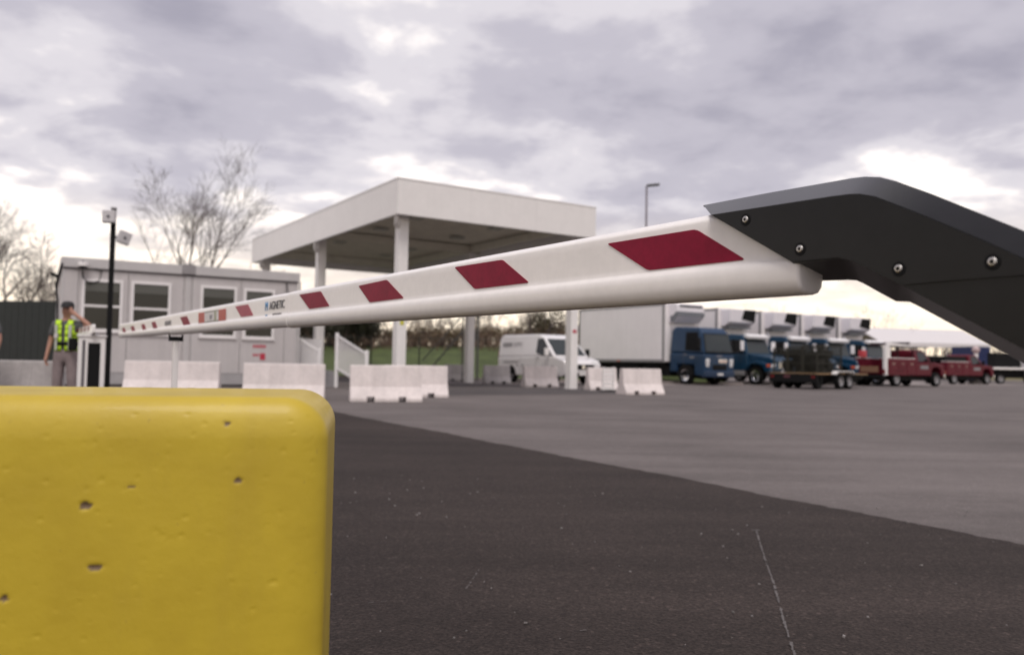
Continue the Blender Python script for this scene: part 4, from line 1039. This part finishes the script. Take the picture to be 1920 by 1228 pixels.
# ---- maroon service trucks
def service_truck(pos, az, label, crane=True, far=False):
    d_ = Vector((math.sin(R(az)), math.cos(R(az)), 0)); ang = math.degrees(math.atan2(d_.y, d_.x))
    t = thing('service_truck', label, 'truck', pos, ang)
    hw = .98
    # x: rear 0 .. front 6
    body('cab', MAROON, t, [(3.05,.60),(4.62,.60),(4.70,.95),(4.95,1.10),(5.35,1.10),(5.62,.95),(5.70,.60),(5.95,.58),(6.02,.80),(5.95,1.28),(4.75,1.42),(3.05,1.36)],
         [(3.05,1.355),(4.72,1.415),(4.15,2.02),(3.9,2.10),(3.25,2.10),(3.07,2.0)], hw, .80, .07)
    for s in (-1,1):
        def f(x, z): return (x, s*(hw-.004+(.80-hw)*(z-1.355)/.745), z)
        pts = [f(4.40,1.45), f(3.35,1.43), f(3.35,1.98), f(4.02,1.98)]
        panel('side_window', GLASS, t, pts if s < 0 else pts[::-1], .014)
        bx = box('tool_body', MAROON, t, .25,2.95, s*.80-.24, s*.80+.24, .62,1.56, .025)
        for i in range(3): box('tool_door', MAROON, bx, .34+i*.88, .34+i*.88+.80, s*1.045-.012, s*1.045+.012, (1.02 if i == 1 else .70), 1.48, .008); 
        for i in range(3): box('door_latch', CHROME, bx, .70+i*.88,.80+i*.88, s*1.06-.006, s*1.06+.006, 1.24,1.28)
        box('top_rail', WHITE, t, .25,2.95, s*.80-.20, s*.80+.20, 1.565,1.60)
        box('mud_guard', MAROON, t, .55,1.75, s*1.02-.05, s*1.02+.05, .88,1.0, .03)
        for x_ in (1.15, 5.15): wheel(t, x_, s*.88, .41, .26, GREYM, s)
        MB().obox((5.90, s*.74, 1.0),(.16,.34,.20), Matrix.Identity(3)).build('headlight', HEADL, t, bevel=.04)
        MB().obox((4.45, s*1.12, 1.52),(.10,.22,.26), Matrix.Identity(3)).build('mirror', BLACK, t, bevel=.03)
        box('door_sign', LETG, t, 3.5,4.3, s*(hw+.004)-.004, s*(hw+.004)+.004, 1.0,1.2)
        box('tail_light', REDL, t, .0,.24, s*.95-.06, s*.95+.06, .70,.95)
    panel('windscreen', WSHIELD, t, [(4.63,-.80,1.49),(4.63,.80,1.49),(4.20,.68,1.96),(4.20,-.68,1.96)], .014)
    ch = MB(); ch.box(.05,5.7,-.72,.72,.34,.615); ch.build('chassis', BLACK, t)
    box('bed_floor', MAROON, t, .10,2.95, -.555,.555, .70,.78)
    box('rear_bumper', BLACK, t, -.18,.10, -1.0,1.0, .44,.62, .03)
    box('tailgate', mat('tan_gate',(.22,.12,.07),.7,var=.2), t, .08,.14, -.54,.54, .785,1.12)
    box('front_bumper', CHROME, t, 5.98,6.12, -.98,.98, .48,.70, .03)
    if crane:
        cr = box('crane_column', WHITE, t, .42,.68, -.92,-.66, 1.602,2.30, .02)
        rk = MB()
        for y_ in (-.90,.90):
            rk.bar((.55 if y_ > 0 else 1.4,y_,1.6),(.55 if y_ > 0 else 1.4,y_,2.22),.05); rk.bar((2.85,y_,1.6),(2.85,y_,2.22),.05); rk.bar((.5,y_,2.24),(4.4,y_,2.24),.05)
        rk.build('ladder_rack', BLACK, t)
        MB().bar((.55,-.79,2.34),(2.9,-.79,2.24),.16,.20).build('crane_boom', WHITE, t, bevel=.02)
        MB().bar((.9,.2,2.36),(4.2,.35,2.50),.55,.16).build('ladder_load', mat('dark_load',(.04,.025,.03),.7), t)
        box('corner_tube', WHITE, t, .02,.2, -1.06,-.86, .62,2.2, .03)
        box('red_drum', mat('red_plastic',(.5,.06,.07),.5), t, .25,.6, .45,.8, 1.602,2.0, .05)
    else:
        box('rack', BLACK, t, .5,2.9,-.8,.8,1.60,1.95,.03)
    return t
sp0 = at(1634, 700, 45.5); sp0.z = 0
service_truck(sp0 + V*.2, 57, 'maroon service truck with white crane post and tool lockers')
sp1 = at(1745, 700, 57); sp1.z = 0
service_truck(sp1, 60, 'second maroon service truck, mostly behind the front one', False)

# ---- things at the far right
tp = at(1652, 690, 92); tp.z = 0
tent = thing('marquee', 'long white marquee roof beyond the maroon trucks', 'tent', tp, 12)
tl, tw = 14.5, 9
mb = MB(); mb.loft([[Vector((x,0,3.95)),Vector((x,0,4.1)),Vector((x,tw/2,5.9)),Vector((x,tw,4.1)),Vector((x,tw,3.95)),Vector((x,tw/2,5.75))] for x in (0, tl)]); mb.build('roof', TENT, tent)
for k in range(6):
    for y_ in (.15, tw-.15): box('leg', GREYM, tent, k*2.85+.05, k*2.85+.17, y_-.06, y_+.06, 0, 4.0)
for k in range(5): box('valance', TENT, tent, k*2.9+.01, k*2.9+2.88, -.02, .0, 3.6, 3.97)
for k, xx in enumerate((3.2, 6.6, 9.4)): box('side_wall', mat('pale_wall',(.5,.48,.47),.6), tent, xx, xx+2.4, 2.0, 2.06, .05, 2.7)
cp = at(1832, 690, 78); cp.z = 0
ct = thing('shipping_container', 'tall blue container standing right of the white marquee', 'container', cp, 20)
box('shell', CONTB, ct, -.3,1.7, 0,2.6, .12,3.3)
for k in range(6): box('rib', CONTB, ct, -.25+k*.31, -.25+k*.31+.16, -.04,-.002, .25,3.15)
box('base_frame', BLACK, ct, -.3,1.7,-.02,2.62,0,.118)
lpx = at(1830, 690, 60); lpx.z = 0
lf = thing('pump_post', 'pale upright post with round head in front of the blue container', 'post', lpx, 0)
MB().cyl((0,0,0),(0,0,2.35),.14,n=12).build('post', WHITE, lf, smooth=50); MB().sphere((0,0,2.5),.27,12,8).build('head', mat('pale_pink',(.5,.38,.38),.5), lf, smooth=60)
box('foot', CONCG, lf, -.4,.4,-.3,.3,0,.3,.02)
pp = at(1838, 690, 64); pp.z = 0
fb = thing('flatbed_truck', 'low white flatbed truck at the right edge below the dark bracket', 'truck', pp, 8)
box('bed', WHITE, fb, .2,3.4,-.95,.95,1.12,1.28,.02); box('headboard', BLACK, fb, .9,3.2,-.4,.4,1.285,2.4,.05)
body('cab', VANW, fb, [(3.45,.6),(5.6,.6),(5.75,.9),(5.7,1.3),(5.0,1.42),(3.45,1.42)], [(3.45,1.415),(4.9,1.415),(4.3,2.2),(3.6,2.2)], .95, .8, .06)
for s in (-1,1):
    for x_ in (1.0,4.9): wheel(fb, x_, s*.86, .40, .24, GREYM, s)
    pts = [(4.55,s*.94,1.48),(3.7,s*.94,1.48),(3.7,s*.83,2.06),(4.2,s*.83,2.06)]
    panel('side_window', GLASS, fb, pts if s < 0 else pts[::-1], .012)
box('chassis', BLACK, fb, .1,5.4,-.5,.5,.45,1.1)

# ---- street light
lp_ = at(1209, 690, 52); lp_.z = 0; ltop = at(1209, 349, 52).z
sl = thing('lot_light', 'tall slim grey parking lot light with one flat arm head', 'street light', lp_, 0)
MB().cyl((0,0,.6),(0,0,ltop),.10,.065,n=12).build('pole', mat('galv_pole',(.24,.22,.25),.55,metal=.2), sl, smooth=50)
MB().cyl((0,0,0),(0,0,.6),.28,n=16).build('footing', CONC, sl, smooth=50)
MB().obox((.40,-.05,ltop+.05),(.80,.34,.12), Matrix.Rotation(R(-6),3,'Y')).build('lamp_head', mat('lamp_dark',(.05,.05,.05),.5), sl, bevel=.02)

# ---- rolling steel steps behind the canopy
rs = at(838, 690, 40.5); rs.z = 0
rst = thing('rolling_steps', 'dark steel rolling stair frame behind the canopy on the grass side', 'steps', rs, 5)
STM = mat('weathered_steel',(.10,.10,.095),.6)
for y_ in (-.45,.45):
    m_ = MB(); m_.bar((-1.2,y_,.1),(.75,y_,2.5),.07); m_.build('stringer', STM, rst)
    m_ = MB(); m_.bar((-1.2,y_,1.0),(.75,y_,3.3),.045); m_.build('handrail', STM, rst)
    m_ = MB(); m_.bar((.75,y_,.05),(.75,y_,3.3),.06); m_.bar((1.5,y_,.05),(1.5,y_,3.3),.06); m_.bar((.75,y_,3.3),(1.5,y_,3.3),.045); m_.bar((.75,y_,.2),(1.5,y_,2.5),.04); m_.build('frame', STM, rst)
for k in range(9): box('tread', STM, rst, -1.15+k*.21,-.95+k*.21,-.42,.42,.22+k*.255,.25+k*.255)
box('platform', STM, rst, .72,1.53,-.42,.42,2.48,2.53)

# ---- thin chain link fence on the bank
cf0 = Vector((-18, 44.2, 0)); cf = thing('chain_link_fence', 'thin dark wire fence along the foot of the grass bank', 'fence', cf0, 0)
CLM = mat('fence_dark_green',(.03,.035,.028),.6)
for k in range(9): MB().cyl((k*2.6,0,0),(k*2.6,0,2.25),.035,n=6).build('post', CLM, cf)
MB().cyl((0,0,2.2),(20.8,0,2.2),.018,n=6).build('top_rail', CLM, cf)
wm = MB()
for k in range(140):
    x_ = k*.15
    if x_ > 18.6: break
    wm.bar((x_,0,.1),(x_+2.0,0,2.15),.004); wm.bar((x_+2.0,0,.1),(x_,0,2.15),.004)
wm.build('wire_mesh', CLM, cf)

# ================================================================== TREES
def perp(d, rnd):
    a = Vector((rnd.uniform(-1,1), rnd.uniform(-1,1), rnd.uniform(-1,1))); a -= d*a.dot(d); return a.normalized()
def grow(tr, cr, rnd, p, d, length, r, level, maxl, gnarl, up, less=0):
    pts = [p.copy()]; rs = [r]; n = 5 if level < 2 else 4
    for i in range(n):
        d = (d + perp(d, rnd)*gnarl + Vector((0,0,up))).normalized(); p = p + d*(length/n); pts.append(p.copy()); rs.append(max(r*(1-.55*(i+1)/n), .006))
    (tr if level <= 1 else cr).tube(pts, rs, 7 if level == 0 else (5 if level == 1 else 3))
    if level >= maxl: return
    nb = (rnd.randint(5, 7) if level < 2 else rnd.randint(4, 6)) - less
    for k in range(nb):
        t = rnd.uniform(.25, 1.0) if k else 1.0
        i = min(int(t*n), n-1); fr = t*n - i; q = pts[i].lerp(pts[i+1], fr); rr = rs[i]*(1-fr)+rs[i+1]*fr
        dd = (pts[i+1]-pts[i]).normalized(); ang = rnd.uniform(.35,.85) if k else rnd.uniform(0,.3)
        nd = (dd*math.cos(ang) + perp(dd, rnd)*math.sin(ang)).normalized()
        grow(tr, cr, rnd, q, nd, length*rnd.uniform(.48,.72)*(1.1-.35*t), rr*rnd.uniform(.5,.72), level+1, maxl, gnarl*1.15, up*.8, less)
def bare_tree(loc, h, label, seed, stems=1, lean=.12, maxl=4, r=None, gnarl=.10, up=.05, less=0):
    rnd = random.Random(seed); tr, cr = MB(), MB()
    for k in range(stems):
        a = 2*math.pi*k/max(stems,1) + rnd.uniform(-.4,.4); d = Vector((math.cos(a)*lean*(1 if stems > 1 else .3), math.sin(a)*lean*.5, 1)).normalized()
        grow(tr, cr, rnd, Vector((math.cos(a)*.15*(stems > 1), 0, -.1)), d, h*rnd.uniform(.50,.62), (r or h*.012), 0, maxl, gnarl, up, less)
    t = thing('bare_tree', label, 'tree', loc, 0, 'bare trees')
    tr.build('trunk', BARK, t); cr.build('crown', TWIG, t)
    return t
def gpt(px, Y, z=0.0):
    p = at(px, 690, Y); p.z = z; return p
def zb(x, y): return bank_z(y - bank_edge(x) - .4)
p = gpt(352, 58); p.z = zb(p.x, p.y)
bare_tree(p, 13.6, 'large many stemmed bare tree rising behind the office roof', 23, 3, .22, 4, .105, .085, .055, 0)
lt = [(-28, 62, 12.5, 'bare tree cut by the left edge of the picture', 31), (28, 56, 9.0, 'bare tree behind the dark fence, nearest the left edge', 32), (62, 60, 6.8, 'bare tree above the middle of the dark fence', 33), (94, 66, 6.4, 'slender bare tree just left of the office corner', 34)]
for px, Y, h, lab, sd_ in lt:
    q = gpt(px, Y); q.z = zb(q.x, q.y); bare_tree(q, h, lab, sd_, 2, .25, 4, None, .12, .04)
# one slender tree right of the big one, above the office roof
q = gpt(458, 64); q.z = zb(q.x, q.y); bare_tree(q, 7.2, 'thin bare sapling above the right half of the office roof', 35, 1, .2, 4, .06, .1)
# tree line along the bank, between the canopy columns
names = ['just right of the office corner','behind the left canopy column','between the left column and the nearest column','left of the nearest canopy column','close behind the nearest canopy column','right of the nearest canopy column',
         'above the rolling stair frame','left of the thin back column','right of the thin back column','behind the rear of the white van','above the roof of the white van','left of the right hand canopy column']
pxs = [560, 606, 655, 690, 735, 790, 822, 856, 900, 940, 1000, 1040]
rnd = random.Random(77)
for i, px in enumerate(pxs):
    Y = 61 + rnd.uniform(-2, 6); q = gpt(px + rnd.uniform(-4,4), Y); q.z = zb(q.x, q.y)
    bare_tree(q, rnd.uniform(3.0, 4.6) + (1.5 if i in (2,4,10) else 0), 'low bare tree on the bank ' + names[i], 100+i, 3, .45, 3, .05, .16, .03)
for i, (px, Y, h, lab) in enumerate([(1432,95,9.5,'pale bare tree above the second truck'),(1508,98,9,'pale bare tree above the third truck'),(1652,100,9.5,'pale bare tree above the end of the white marquee'),(1690,120,8.5,'pale bare tree peeping over the white marquee roof')]):
    bare_tree(gpt(px, Y), h, lab, 200+i, 2, .3, 3, .09, .12)

# leafy scrub along the bank
def shrub_mesh(seed, n, m):
    rnd = random.Random(seed); mb = MB(); lobes = [(Vector((rnd.uniform(-.7,.7), rnd.uniform(-.5,.5), rnd.uniform(.35,.95))), rnd.uniform(.3,.6)) for k in range(9)]
    for k in range(n):
        c, r_ = rnd.choice(lobes); v = Vector((rnd.gauss(0,1), rnd.gauss(0,1), rnd.gauss(0,1))).normalized()*r_*rnd.uniform(.4,1.05)
        p = c + v
        if p.z < 0.0: p.z = abs(p.z)*.5
        s = rnd.uniform(.02,.05); a = perp(v.normalized(), rnd)*s; b = v.normalized().cross(a.normalized())*s*rnd.uniform(.6,1.4) + v.normalized()*s*.5
        mb.add([p-a-b, p+a-b*.2, p+b, p-a*.6+b*.4], [(0,1,2,3)])
    return mb.mesh('crown', m)
def stem_mesh(seed):
    rnd = random.Random(seed); mb = MB()
    for k in range(9):
        d = Vector((rnd.uniform(-.7,.7), rnd.uniform(-.5,.5), 1)); mb.tube([(d.x*.1,d.y*.1,-.05), d*.5, d*rnd.uniform(.8,1.15)+Vector((rnd.uniform(-.15,.15),0,0))], [.03,.02,.008], 4)
    return mb.mesh('stems', BARK)
SM = [shrub_mesh(1, 2600, LEAFD), shrub_mesh(2, 2200, LEAFD), shrub_mesh(3, 700, LEAFB), shrub_mesh(4, 1300, mat('olive_leaf',(.075,.060,.030),.75,var=.4,vscale=2.5))]
ST = [stem_mesh(1), stem_mesh(2)]
def shrub(px, Y, w, h, k, label):
    q = gpt(px, Y); q.z = zb(q.x, q.y) if q.x < 12 else 0
    t = thing('shrub', label, 'shrub', q, random.uniform(0,360), 'scrub along the bank')
    t.scale = (w, w, h); link('crown', SM[k], t); link('stems', ST[k % 2], t)
sh = [(556,57,1.9,2.0,0,'dark green shrub beside the office corner'),(578,60,2.0,1.8,3,'olive shrub left of the left canopy column'),(612,58,2.0,2.0,1,'dark shrub behind the white railing post'),
      (640,56,2.2,2.6,0,'tall dark evergreen shrub above the white railings'),(664,58,2.2,2.9,1,'tallest dark evergreen shrub, left of the nearest canopy column'),(694,59,2.0,1.7,0,'dark shrub just left of the nearest canopy column'),
      (722,60,2.4,1.2,3,'olive shrub touching the nearest canopy column'),(772,59,2.6,1.1,2,'brown shrub just right of the nearest canopy column'),(800,60,2.6,1.2,2,'brown shrub above the wire fence'),
      (828,58,2.6,1.0,2,'dark shrub behind the rolling stair frame'),(858,60,2.4,1.2,2,'brown shrub left of the thin back column'),(892,61,2.0,1.3,2,'brown shrub right of the thin back column'),
      (918,60,2.5,1.3,2,'brown shrub left of the white van'),(950,63,2.6,1.4,2,'brown shrub above the rear of the white van'),(985,62,2.6,1.5,2,'brown shrub above the middle of the white van'),
      (1022,61,1.9,2.6,3,'tall olive shrub above the van windscreen'),(1050,62,2.0,1.9,3,'olive shrub left of the right hand canopy column')]
for a in sh: shrub(*a)
# thicket of thin canes along the bank, too many to count
th_ = MB(); rnd = random.Random(15)
for k in range(1500):
    x_ = rnd.uniform(-24, 6.5); y_ = rnd.uniform(55, 64); z_ = zb(x_, y_)
    clump = .5 + .5*math.sin(x_*1.7+1)*math.sin(x_*.63)
    h = rnd.uniform(.4, 1.1) + rnd.random()**3*2.0*clump
    b_ = Vector((x_, y_, z_-.05)); tp_ = b_ + Vector((rnd.gauss(0,.35), rnd.gauss(0,.3), h))
    th_.tube([b_, b_.lerp(tp_,.5)+Vector((rnd.gauss(0,.06),0,0)), tp_], [.022,.016,.006], 3)
    for j in range(3):
        q = b_.lerp(tp_, rnd.uniform(.35,.95)); th_.tube([q, q+Vector((rnd.gauss(0,.35), rnd.gauss(0,.2), rnd.uniform(.1,.5)))], [.012,.005], 3)
o = th_.build('scrub_thicket', mat('cane_brown', (0.16,0.105,0.075), 0.9, var=0.35, vscale=1.5)); o['kind'] = 'stuff'; o['label'] = 'brown leafless thicket of thin canes on top of the grass bank'; o['category'] = 'thicket'
# far wood closing the horizon
fwm = MB(); rnd = random.Random(9)
for k in range(2600):
    a = rnd.uniform(R(-62), R(62)); dd = rnd.uniform(150, 190); h = rnd.uniform(3.0, 7.5)
    x_, y_ = math.sin(a)*dd, math.cos(a)*dd
    p_ = Vector((x_, y_, 0)); tp_ = p_ + Vector((rnd.uniform(-.8,.8), 0, h))
    fwm.tube([p_, p_.lerp(tp_,.5)+Vector((rnd.uniform(-.2,.2),0,0)), tp_], [.10,.07,.02], 3)
    for j in range(5):
        q = p_.lerp(tp_, rnd.uniform(.3,.95)); fwm.tube([q, q+Vector((rnd.uniform(-1.3,1.3), rnd.uniform(-.6,.6), rnd.uniform(.3,1.5)))], [.045,.012], 3)
o = fwm.build('far_wood', TWIG); o['kind'] = 'stuff'; o['label'] = 'distant line of bare woodland along the horizon'; o['category'] = 'woodland'

# ================================================================== PEOPLE
def skin_mesh(name, verts, edges, m, root=0, sub=2):
    me = bpy.data.meshes.new(name); me.from_pydata([v[0] for v in verts], edges, [])
    o = bpy.data.objects.new(name, me); COL.objects.link(o)
    o.modifiers.new('skin', 'SKIN'); 
    for i, v in enumerate(verts):
        sv = me.skin_vertices[0].data[i]; rr = v[1]; sv.radius = rr if isinstance(rr, tuple) else (rr, rr)
        sv.use_root = (i == root)
    o.modifiers['skin'].use_smooth_shade = True
    s = o.modifiers.new('sub', 'SUBSURF'); s.levels = sub; s.render_levels = sub
    dg = bpy.context.evaluated_depsgraph_get(); me2 = bpy.data.meshes.new_from_object(o.evaluated_get(dg))
    bpy.data.objects.remove(o); bpy.data.meshes.remove(me)
    me2.materials.clear(); me2.materials.append(m); me2.polygons.foreach_set('use_smooth', [True]*len(me2.polygons))
    return me2
def person(loc, rz, label, raised, hat=True, scale=1.0):
    t = thing('person', label, 'person', loc, rz); t.scale = (scale,)*3
    V_ = []; E_ = []
    def v(p, r, link_=None):
        V_.append((p, r)); i = len(V_)-1
        if link_ is not None: E_.append((link_, i))
        return i
    pel = v((0,0,.96), (.15,.105)); sp1_ = v((0,.0,1.14), (.14,.105), pel); ch_ = v((0,0,1.34), (.165,.115), sp1_); nb = v((0,.005,1.475), (.09,.075), ch_)
    nk = v((0,-.005,1.545), .056, nb); jw = v((0,-.022,1.605), (.064,.072), nk); hd = v((0,-.012,1.69), (.078,.092), jw); ht = v((0,-.002,1.765), (.062,.074), hd)
    v((0,-.125,1.665), .012, hd); v((-.082,.0,1.675), .016, hd); v((.082,.0,1.675), .016, hd)
    def hand(w, d, side, prev, curl):
        d = Vector(d).normalized(); pm = Vector(w) + d*.055; i = v(tuple(pm), (.040,.022), prev)
        sd = Vector(side).normalized(); nrm = d.cross(sd)
        for k, (ofs, ln) in enumerate(((-.030,.070),(-.010,.080),(.010,.075),(.028,.058))):
            a = pm + d*.03 + sd*ofs; j = v(tuple(a), .0105, i); b_ = a + d*ln*.5 + nrm*curl*.012; j = v(tuple(b_), .0095, j); c_ = b_ + d*ln*.45 + nrm*curl*.03; v(tuple(c_), .0085, j)
        a = pm - d*.02 - sd*.045; j = v(tuple(a), .012, i); v(tuple(a + d*.04 - sd*.015 + nrm*curl*.015), .010, j)
    # viewer's left arm hangs
    s1 = v((-.185,0,1.43), .070, ch_); e1 = v((-.255,.02,1.165), .047, s1); w1 = v((-.285,-.05,.915), .031, e1); hand((-.287,-.055,.885), (-.05,-.10,-1), (0,1,0), w1, 1)
    if raised:
        s2 = v((.185,0,1.43), .070, ch_); e2 = v((.415,-.10,1.415), .047, s2); w2 = v((.205,-.125,1.585), .032, e2); hand((.180,-.122,1.605), (-.75,-.02,.62), (.5,-.3,.6), w2, 1)
    else:
        s2 = v((.185,0,1.43), .070, ch_); e2 = v((.27,.02,1.165), .047, s2); w2 = v((.285,-.06,.915), .031, e2); hand((.287,-.065,.885), (.05,-.10,-1), (0,-1,0), w2, 1)
    for s in (-1,1):
        h_ = v((s*.095,0,.86), .095, pel); k_ = v((s*(.115),-.015,.49), .062, h_); a_ = v((s*.125,.02,.09), .042, k_); f_ = v((s*.14,-.12,.035), (.040,.03), a_)
    link('body', skin_mesh('body', V_, E_, SKIN), t)
    # shirt with short sleeves
    V2 = [((0,0,.84),(.150,.118)),((0,0,.95),(.172,.128)),((0,0,1.14),(.158,.122)),((0,0,1.34),(.185,.132)),((0,.005,1.47),(.105,.085)),((0,.0,1.515),(.070,.066)),((-.185,0,1.43),.088),((-.245,.015,1.215),.070)]
    E2 = [(0,1),(1,2),(2,3),(3,4),(4,5),(3,6),(6,7),(3,8),(8,9)]
    V2 += [((.185,0,1.43),.088), ((.345,-.07,1.42),.070) if raised else ((.255,.015,1.215),.070)]
    link('shirt', skin_mesh('shirt', V2, E2, SHIRT), t)
    V3 = [((0,0,1.0),(.178,.134)),((0,0,1.10),(.170,.130))]; E3 = [(0,1)]
    for s in (-1,1):
        i = len(V3); V3 += [((s*.098,0,.85),.112),((s*.118,-.015,.49),.085),((s*.128,.02,.12),.072)]; E3 += [(0,i),(i,i+1),(i+1,i+2)]
    link('trousers', skin_mesh('trousers', V3, E3, TROUS), t)
    for s in (-1,1):
        MB().loft([[Vector((s*.135+x_*k_, y_, z_)) for x_, y_ in ((-.045,.09),(.045,.09),(.052,-.06),(.03,-.19),(-.03,-.19),(-.052,-.06))] for z_, k_ in ((0,1),(.05,1.0),(.09,.75))]).build('shoe', BLACK, t, bevel=.02)
    # vest: open front shell
    vest = MB(); rings = []
    for (z_, rx, ry) in ((.985,.186,.142),(1.10,.180,.140),(1.22,.188,.146),(1.34,.200,.150),(1.42,.196,.140)):
        ring = []
        for k in range(25):
            a = R(-90+9) + R(342)*k/24; ring.append(Vector((rx*math.cos(a), ry*math.sin(a), z_)))
        rings.append(ring)
    for i in range(len(rings)-1):
        for k in range(24):
            a = 342*(k+.5)/24 - 81; a = a % 360
            if i == 3 and (abs(a) < 38 or abs(a-360) < 38 or abs(a-180) < 38): continue
            vest.add([rings[i][k], rings[i][k+1], rings[i+1][k+1], rings[i+1][k]], [(0,1,2,3)])
    for s in (-1,1):                               # shoulder straps
        for (a, b) in (((s*.09,-.138,1.42),(s*.10,-.085,1.50)),((s*.10,-.085,1.50),(s*.10,.085,1.50)),((s*.10,.085,1.50),(s*.09,.138,1.42))):
            a, b = Vector(a), Vector(b); w_ = Vector((.045,0,0)); vest.add([a-w_, a+w_, b+w_, b-w_], [(0,1,2,3)])
    vo = vest.build('safety_vest', HIVIS, t, smooth=60); so = vo.modifiers.new('thick', 'SOLIDIFY'); so.thickness = .008; so.offset = 1
    bd_ = MB()
    for s in (-1,1):
        for (z0_, z1_, y0_, y1_) in ((1.00,1.42,-.150,-.150),):
            bd_.add([(s*.085,-.152,1.0),(s*.125,-.140,1.0),(s*.135,-.140,1.42),(s*.090,-.152,1.42)], [(0,1,2,3)])
    bo_ = bd_.build('reflective_band', SILVER, vo); so = bo_.modifiers.new('thick','SOLIDIFY'); so.thickness = .006
    box('badge', mat('badge_white',(.6,.55,.56),.5), vo, -.13,-.07,-.175,-.160,1.20,1.27)
    bl_ = MB()
    for k in range(28):
        a, b = 2*math.pi*k/28, 2*math.pi*(k+1)/28
        bl_.add([(.190*math.cos(a),.150*math.sin(a),1.075),(.190*math.cos(b),.150*math.sin(b),1.075),(.190*math.cos(b),.150*math.sin(b),1.135),(.190*math.cos(a),.150*math.sin(a),1.135)], [(0,1,2,3)])
    be = bl_.build('duty_belt', BLACK, t, smooth=60); so = be.modifiers.new('thick','SOLIDIFY'); so.thickness = .012
    MB().obox((.16,-.13,1.10),(.13,.10,.22), Matrix.Rotation(R(-20),3,'Z')).build('belt_pouch', BLACK, be, bevel=.025)
    # face and cap
    for s in (-1,1): MB().sphere((s*.032,-.100,1.690),.011,8,6).build('eye', mat('eye_dark',(.03,.025,.02),.3), t)
    MB().box(-.028,.028,-.098,-.090,1.622,1.630).build('mouth', mat('lip',(.25,.09,.08),.5), t)
    MB().sphere((0,.018,1.705),.092,14,9,(.96,1.02,.95)).build('hair', HAIRM, t, smooth=60)
    if hat:
        cpm = MB(); cpm.lathe([(0,.101),(.03,.103),(.07,.094),(.10,.065),(.112,.0)], Matrix.Translation((0,0,1.725)) @ Matrix.Rotation(R(-90),4,'Y'), 20)
        cp_ = cpm.build('cap', CAPM, t, smooth=50)
        bm_ = MB(); pts = [Vector((.088*math.cos(a), -.06-.115*math.sin(a), 1.735-.02*math.sin(a))) for a in [math.pi*k/10 for k in range(11)]]
        bm_.prism(pts, (0,0,.008)); bm_.build('peak', CAPM, cp_)
    return t
pp_ = at(122, 700, 13.9); pp_.z = 0
person(pp_, 6, 'person in lime safety vest and dark cap, one hand raised to the head', True)
pp2 = at(-33, 700, 13.4); pp2.z = 0
person(pp2, -10, 'person at the left edge of the picture, only an arm in view', False)
